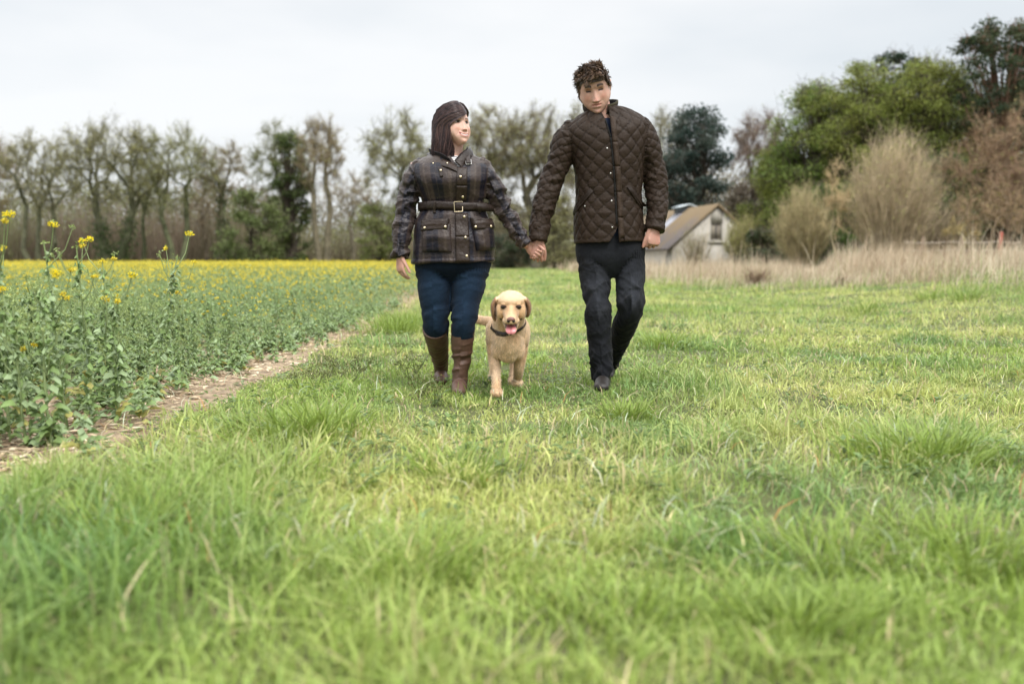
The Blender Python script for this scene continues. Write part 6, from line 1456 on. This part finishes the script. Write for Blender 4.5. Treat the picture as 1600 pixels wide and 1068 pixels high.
    body = put('body', V, F, T3, C, material('short dog coat', attr=True, rough=.7, sheen=.3, bump=[(260, .0012, 3)]), root)
    # short hairs of the coat
    rng = np.random.default_rng(9); hm = (z > -.075) & hd & (y > .075); pk = rng.choice(len(V), 60000); pk = pk[~(hd[pk] & (y[pk] > .03) & (z[pk] < -.060) & (ax[pk] < .055))]; pk = pk[~((np.abs(ax[pk] - .0365) < .018) & (np.abs(z[pk] - .010) < .014) & (y[pk] > .05))]; pk = pk[~((ax[pk] < .025) & (y[pk] > .14))]
    flow = np.where(hd[pk][:, None], vec([0, .35, -.7]), vec([0, .3, -1.0])) + rng.normal(0, .22, (len(pk), 3)); nn_ = Nn[pk]; flow = flow - nn_ * (flow * nn_).sum(1, keepdims=True); flow /= np.linalg.norm(flow, axis=1, keepdims=True)
    hl_ = np.where(hd[pk], .007, .014) * rng.uniform(.6, 1.3, len(pk)); sd_ = np.cross(nn_, flow) * .0012; tip = V[pk] + (flow * .9 + nn_ * .38) * hl_[:, None]
    Vh = np.stack([V[pk] - sd_ - nn_ * .001, V[pk] + sd_ - nn_ * .001, tip], 1).reshape(-1, 3); fur = Vh, np.repeat(C[pk] * rng.uniform(.55, 1.35, (len(pk), 1)), 3, 0)
    put('coat', fur[0], np.zeros((0, 4), int), np.arange(len(Vh)).reshape(-1, 3), fur[1], body.data.materials[0], root)
    dark = material('dark gloss', (.012, .008, .006), .12, spec=.6)
    for sx in (-1, 1):
        plain([ball(Hh(sx * .0365, .0725, .010), (.0155, .0120, .0105), B, 0, 16)], 'eye', dark, root)
        plain([limb([Hh(sx * .0520, .070, .010), Hh(sx * .0365, .0815, .0185), Hh(sx * .0215, .079, .009)], [.0028, .0048, .0028], nu=10, step=.003)], 'eyelid', material('dark eyelid', (.06, .03, .02), .5), root)
    nm = material('dog nose', attr=True, rough=.35, spec=.5, bump=[(300, .0006, 2)])
    V, Nn, F, T3, uv, pid = fuse([ball(Hh(0, .166, -.034), (.021, .013, .0135), B), ball(Hh(-.010, .168, -.042), (.011, .010, .009), B), ball(Hh(.010, .168, -.042), (.011, .010, .009), B), ball(Hh(0, .166, -.052), (.005, .007, .012), B)], .0018, 3, False)
    l = (V - hc) @ B.T; C = np.where((l[:, 2] > -.036)[:, None], vec([.19, .085, .070]), vec([.018, .012, .012])); C[(np.hypot(np.abs(l[:, 0]) - .0085, l[:, 2] + .041) < .0045)] = [.004, .003, .003]; put('nose', V, F, T3, C, nm, root)
    V, Nn, F, T3, uv, pid = fuse([limb([Hh(0, .06, -.078), Hh(0, .11, -.086), Hh(0, .140, -.090), Hh(0, .152, -.099), Hh(0, .155, -.108)], [(.018, .006), (.024, .0065), (.0265, .0065), (.0265, .006), (.020, .005)], ref=B[2], step=.004)], .002, 3, False)
    l = (V - hc) @ B.T; C = np.tile([.66, .24, .25], (len(V), 1)) * (1 - .3 * gs(l[:, 0], .003))[:, None]; put('tongue', V, F, T3, C, material('tongue', attr=True, rough=.3, spec=.5), root)
    # collar with tag
    cc = X(797, 508, 5.245); ax1 = vec([.088, 0, .020]); ax2 = vec([0, .080, .038]); nrm = np.cross(ax1, ax2); nrm /= np.linalg.norm(nrm); nn = 60; Vb = []
    bv = BVHTree.FromPolygons([tuple(q) for q in mesh_co(body)], [tuple(int(i) for i in f) for f in body_F(body)])
    for (dz, o_) in ((-.009, .001), (-.008, .005), (.008, .005), (.009, .001)):
        for a in np.arange(nn) / nn * 6.2832:
            d = ax1 * math.cos(a) + ax2 * math.sin(a); L0 = np.linalg.norm(d); d = d / L0; base = cc + nrm * dz; h = bv.ray_cast(Vector(base + d * .2), Vector(-d)); r_ = (np.linalg.norm(np.array(h[0]) - base) if h[0] is not None else L0); r_ = min(max(r_, L0 * .75), L0 * 1.25); Vb.append(base + d * (r_ + o_))
    Fb = np.concatenate([grid_faces(4, nn), np.stack([np.arange(nn) + 3 * nn, (np.arange(nn) + 1) % nn + 3 * nn, (np.arange(nn) + 1) % nn, np.arange(nn)], 1)])
    col = put('collar', np.array(Vb), Fb, np.zeros((0, 3), int), np.tile([.022, .014, .011], (len(Vb), 1)), M_LEATHER, root)
    tp = X(795.5, 521, 5.145); plain([ball(tp, (.005, .004, .009), None, 0, 10)], 'tag', M_STEEL, col)
    return root

def mesh_co(o):
    a = np.empty(len(o.data.vertices) * 3, np.float32); o.data.vertices.foreach_get('co', a); return a.reshape(-1, 3).astype(float)
def body_F(o): return [tuple(p.vertices) for p in o.data.polygons]
# ------------------------------------------------------------------ build everything
import os
FAST_PEOPLE = False
build_ground()
build_man(); build_woman(); build_dog()
build_grass(); build_dry_grass(); build_crop(); build_woods(); build_barn(); build_fence()
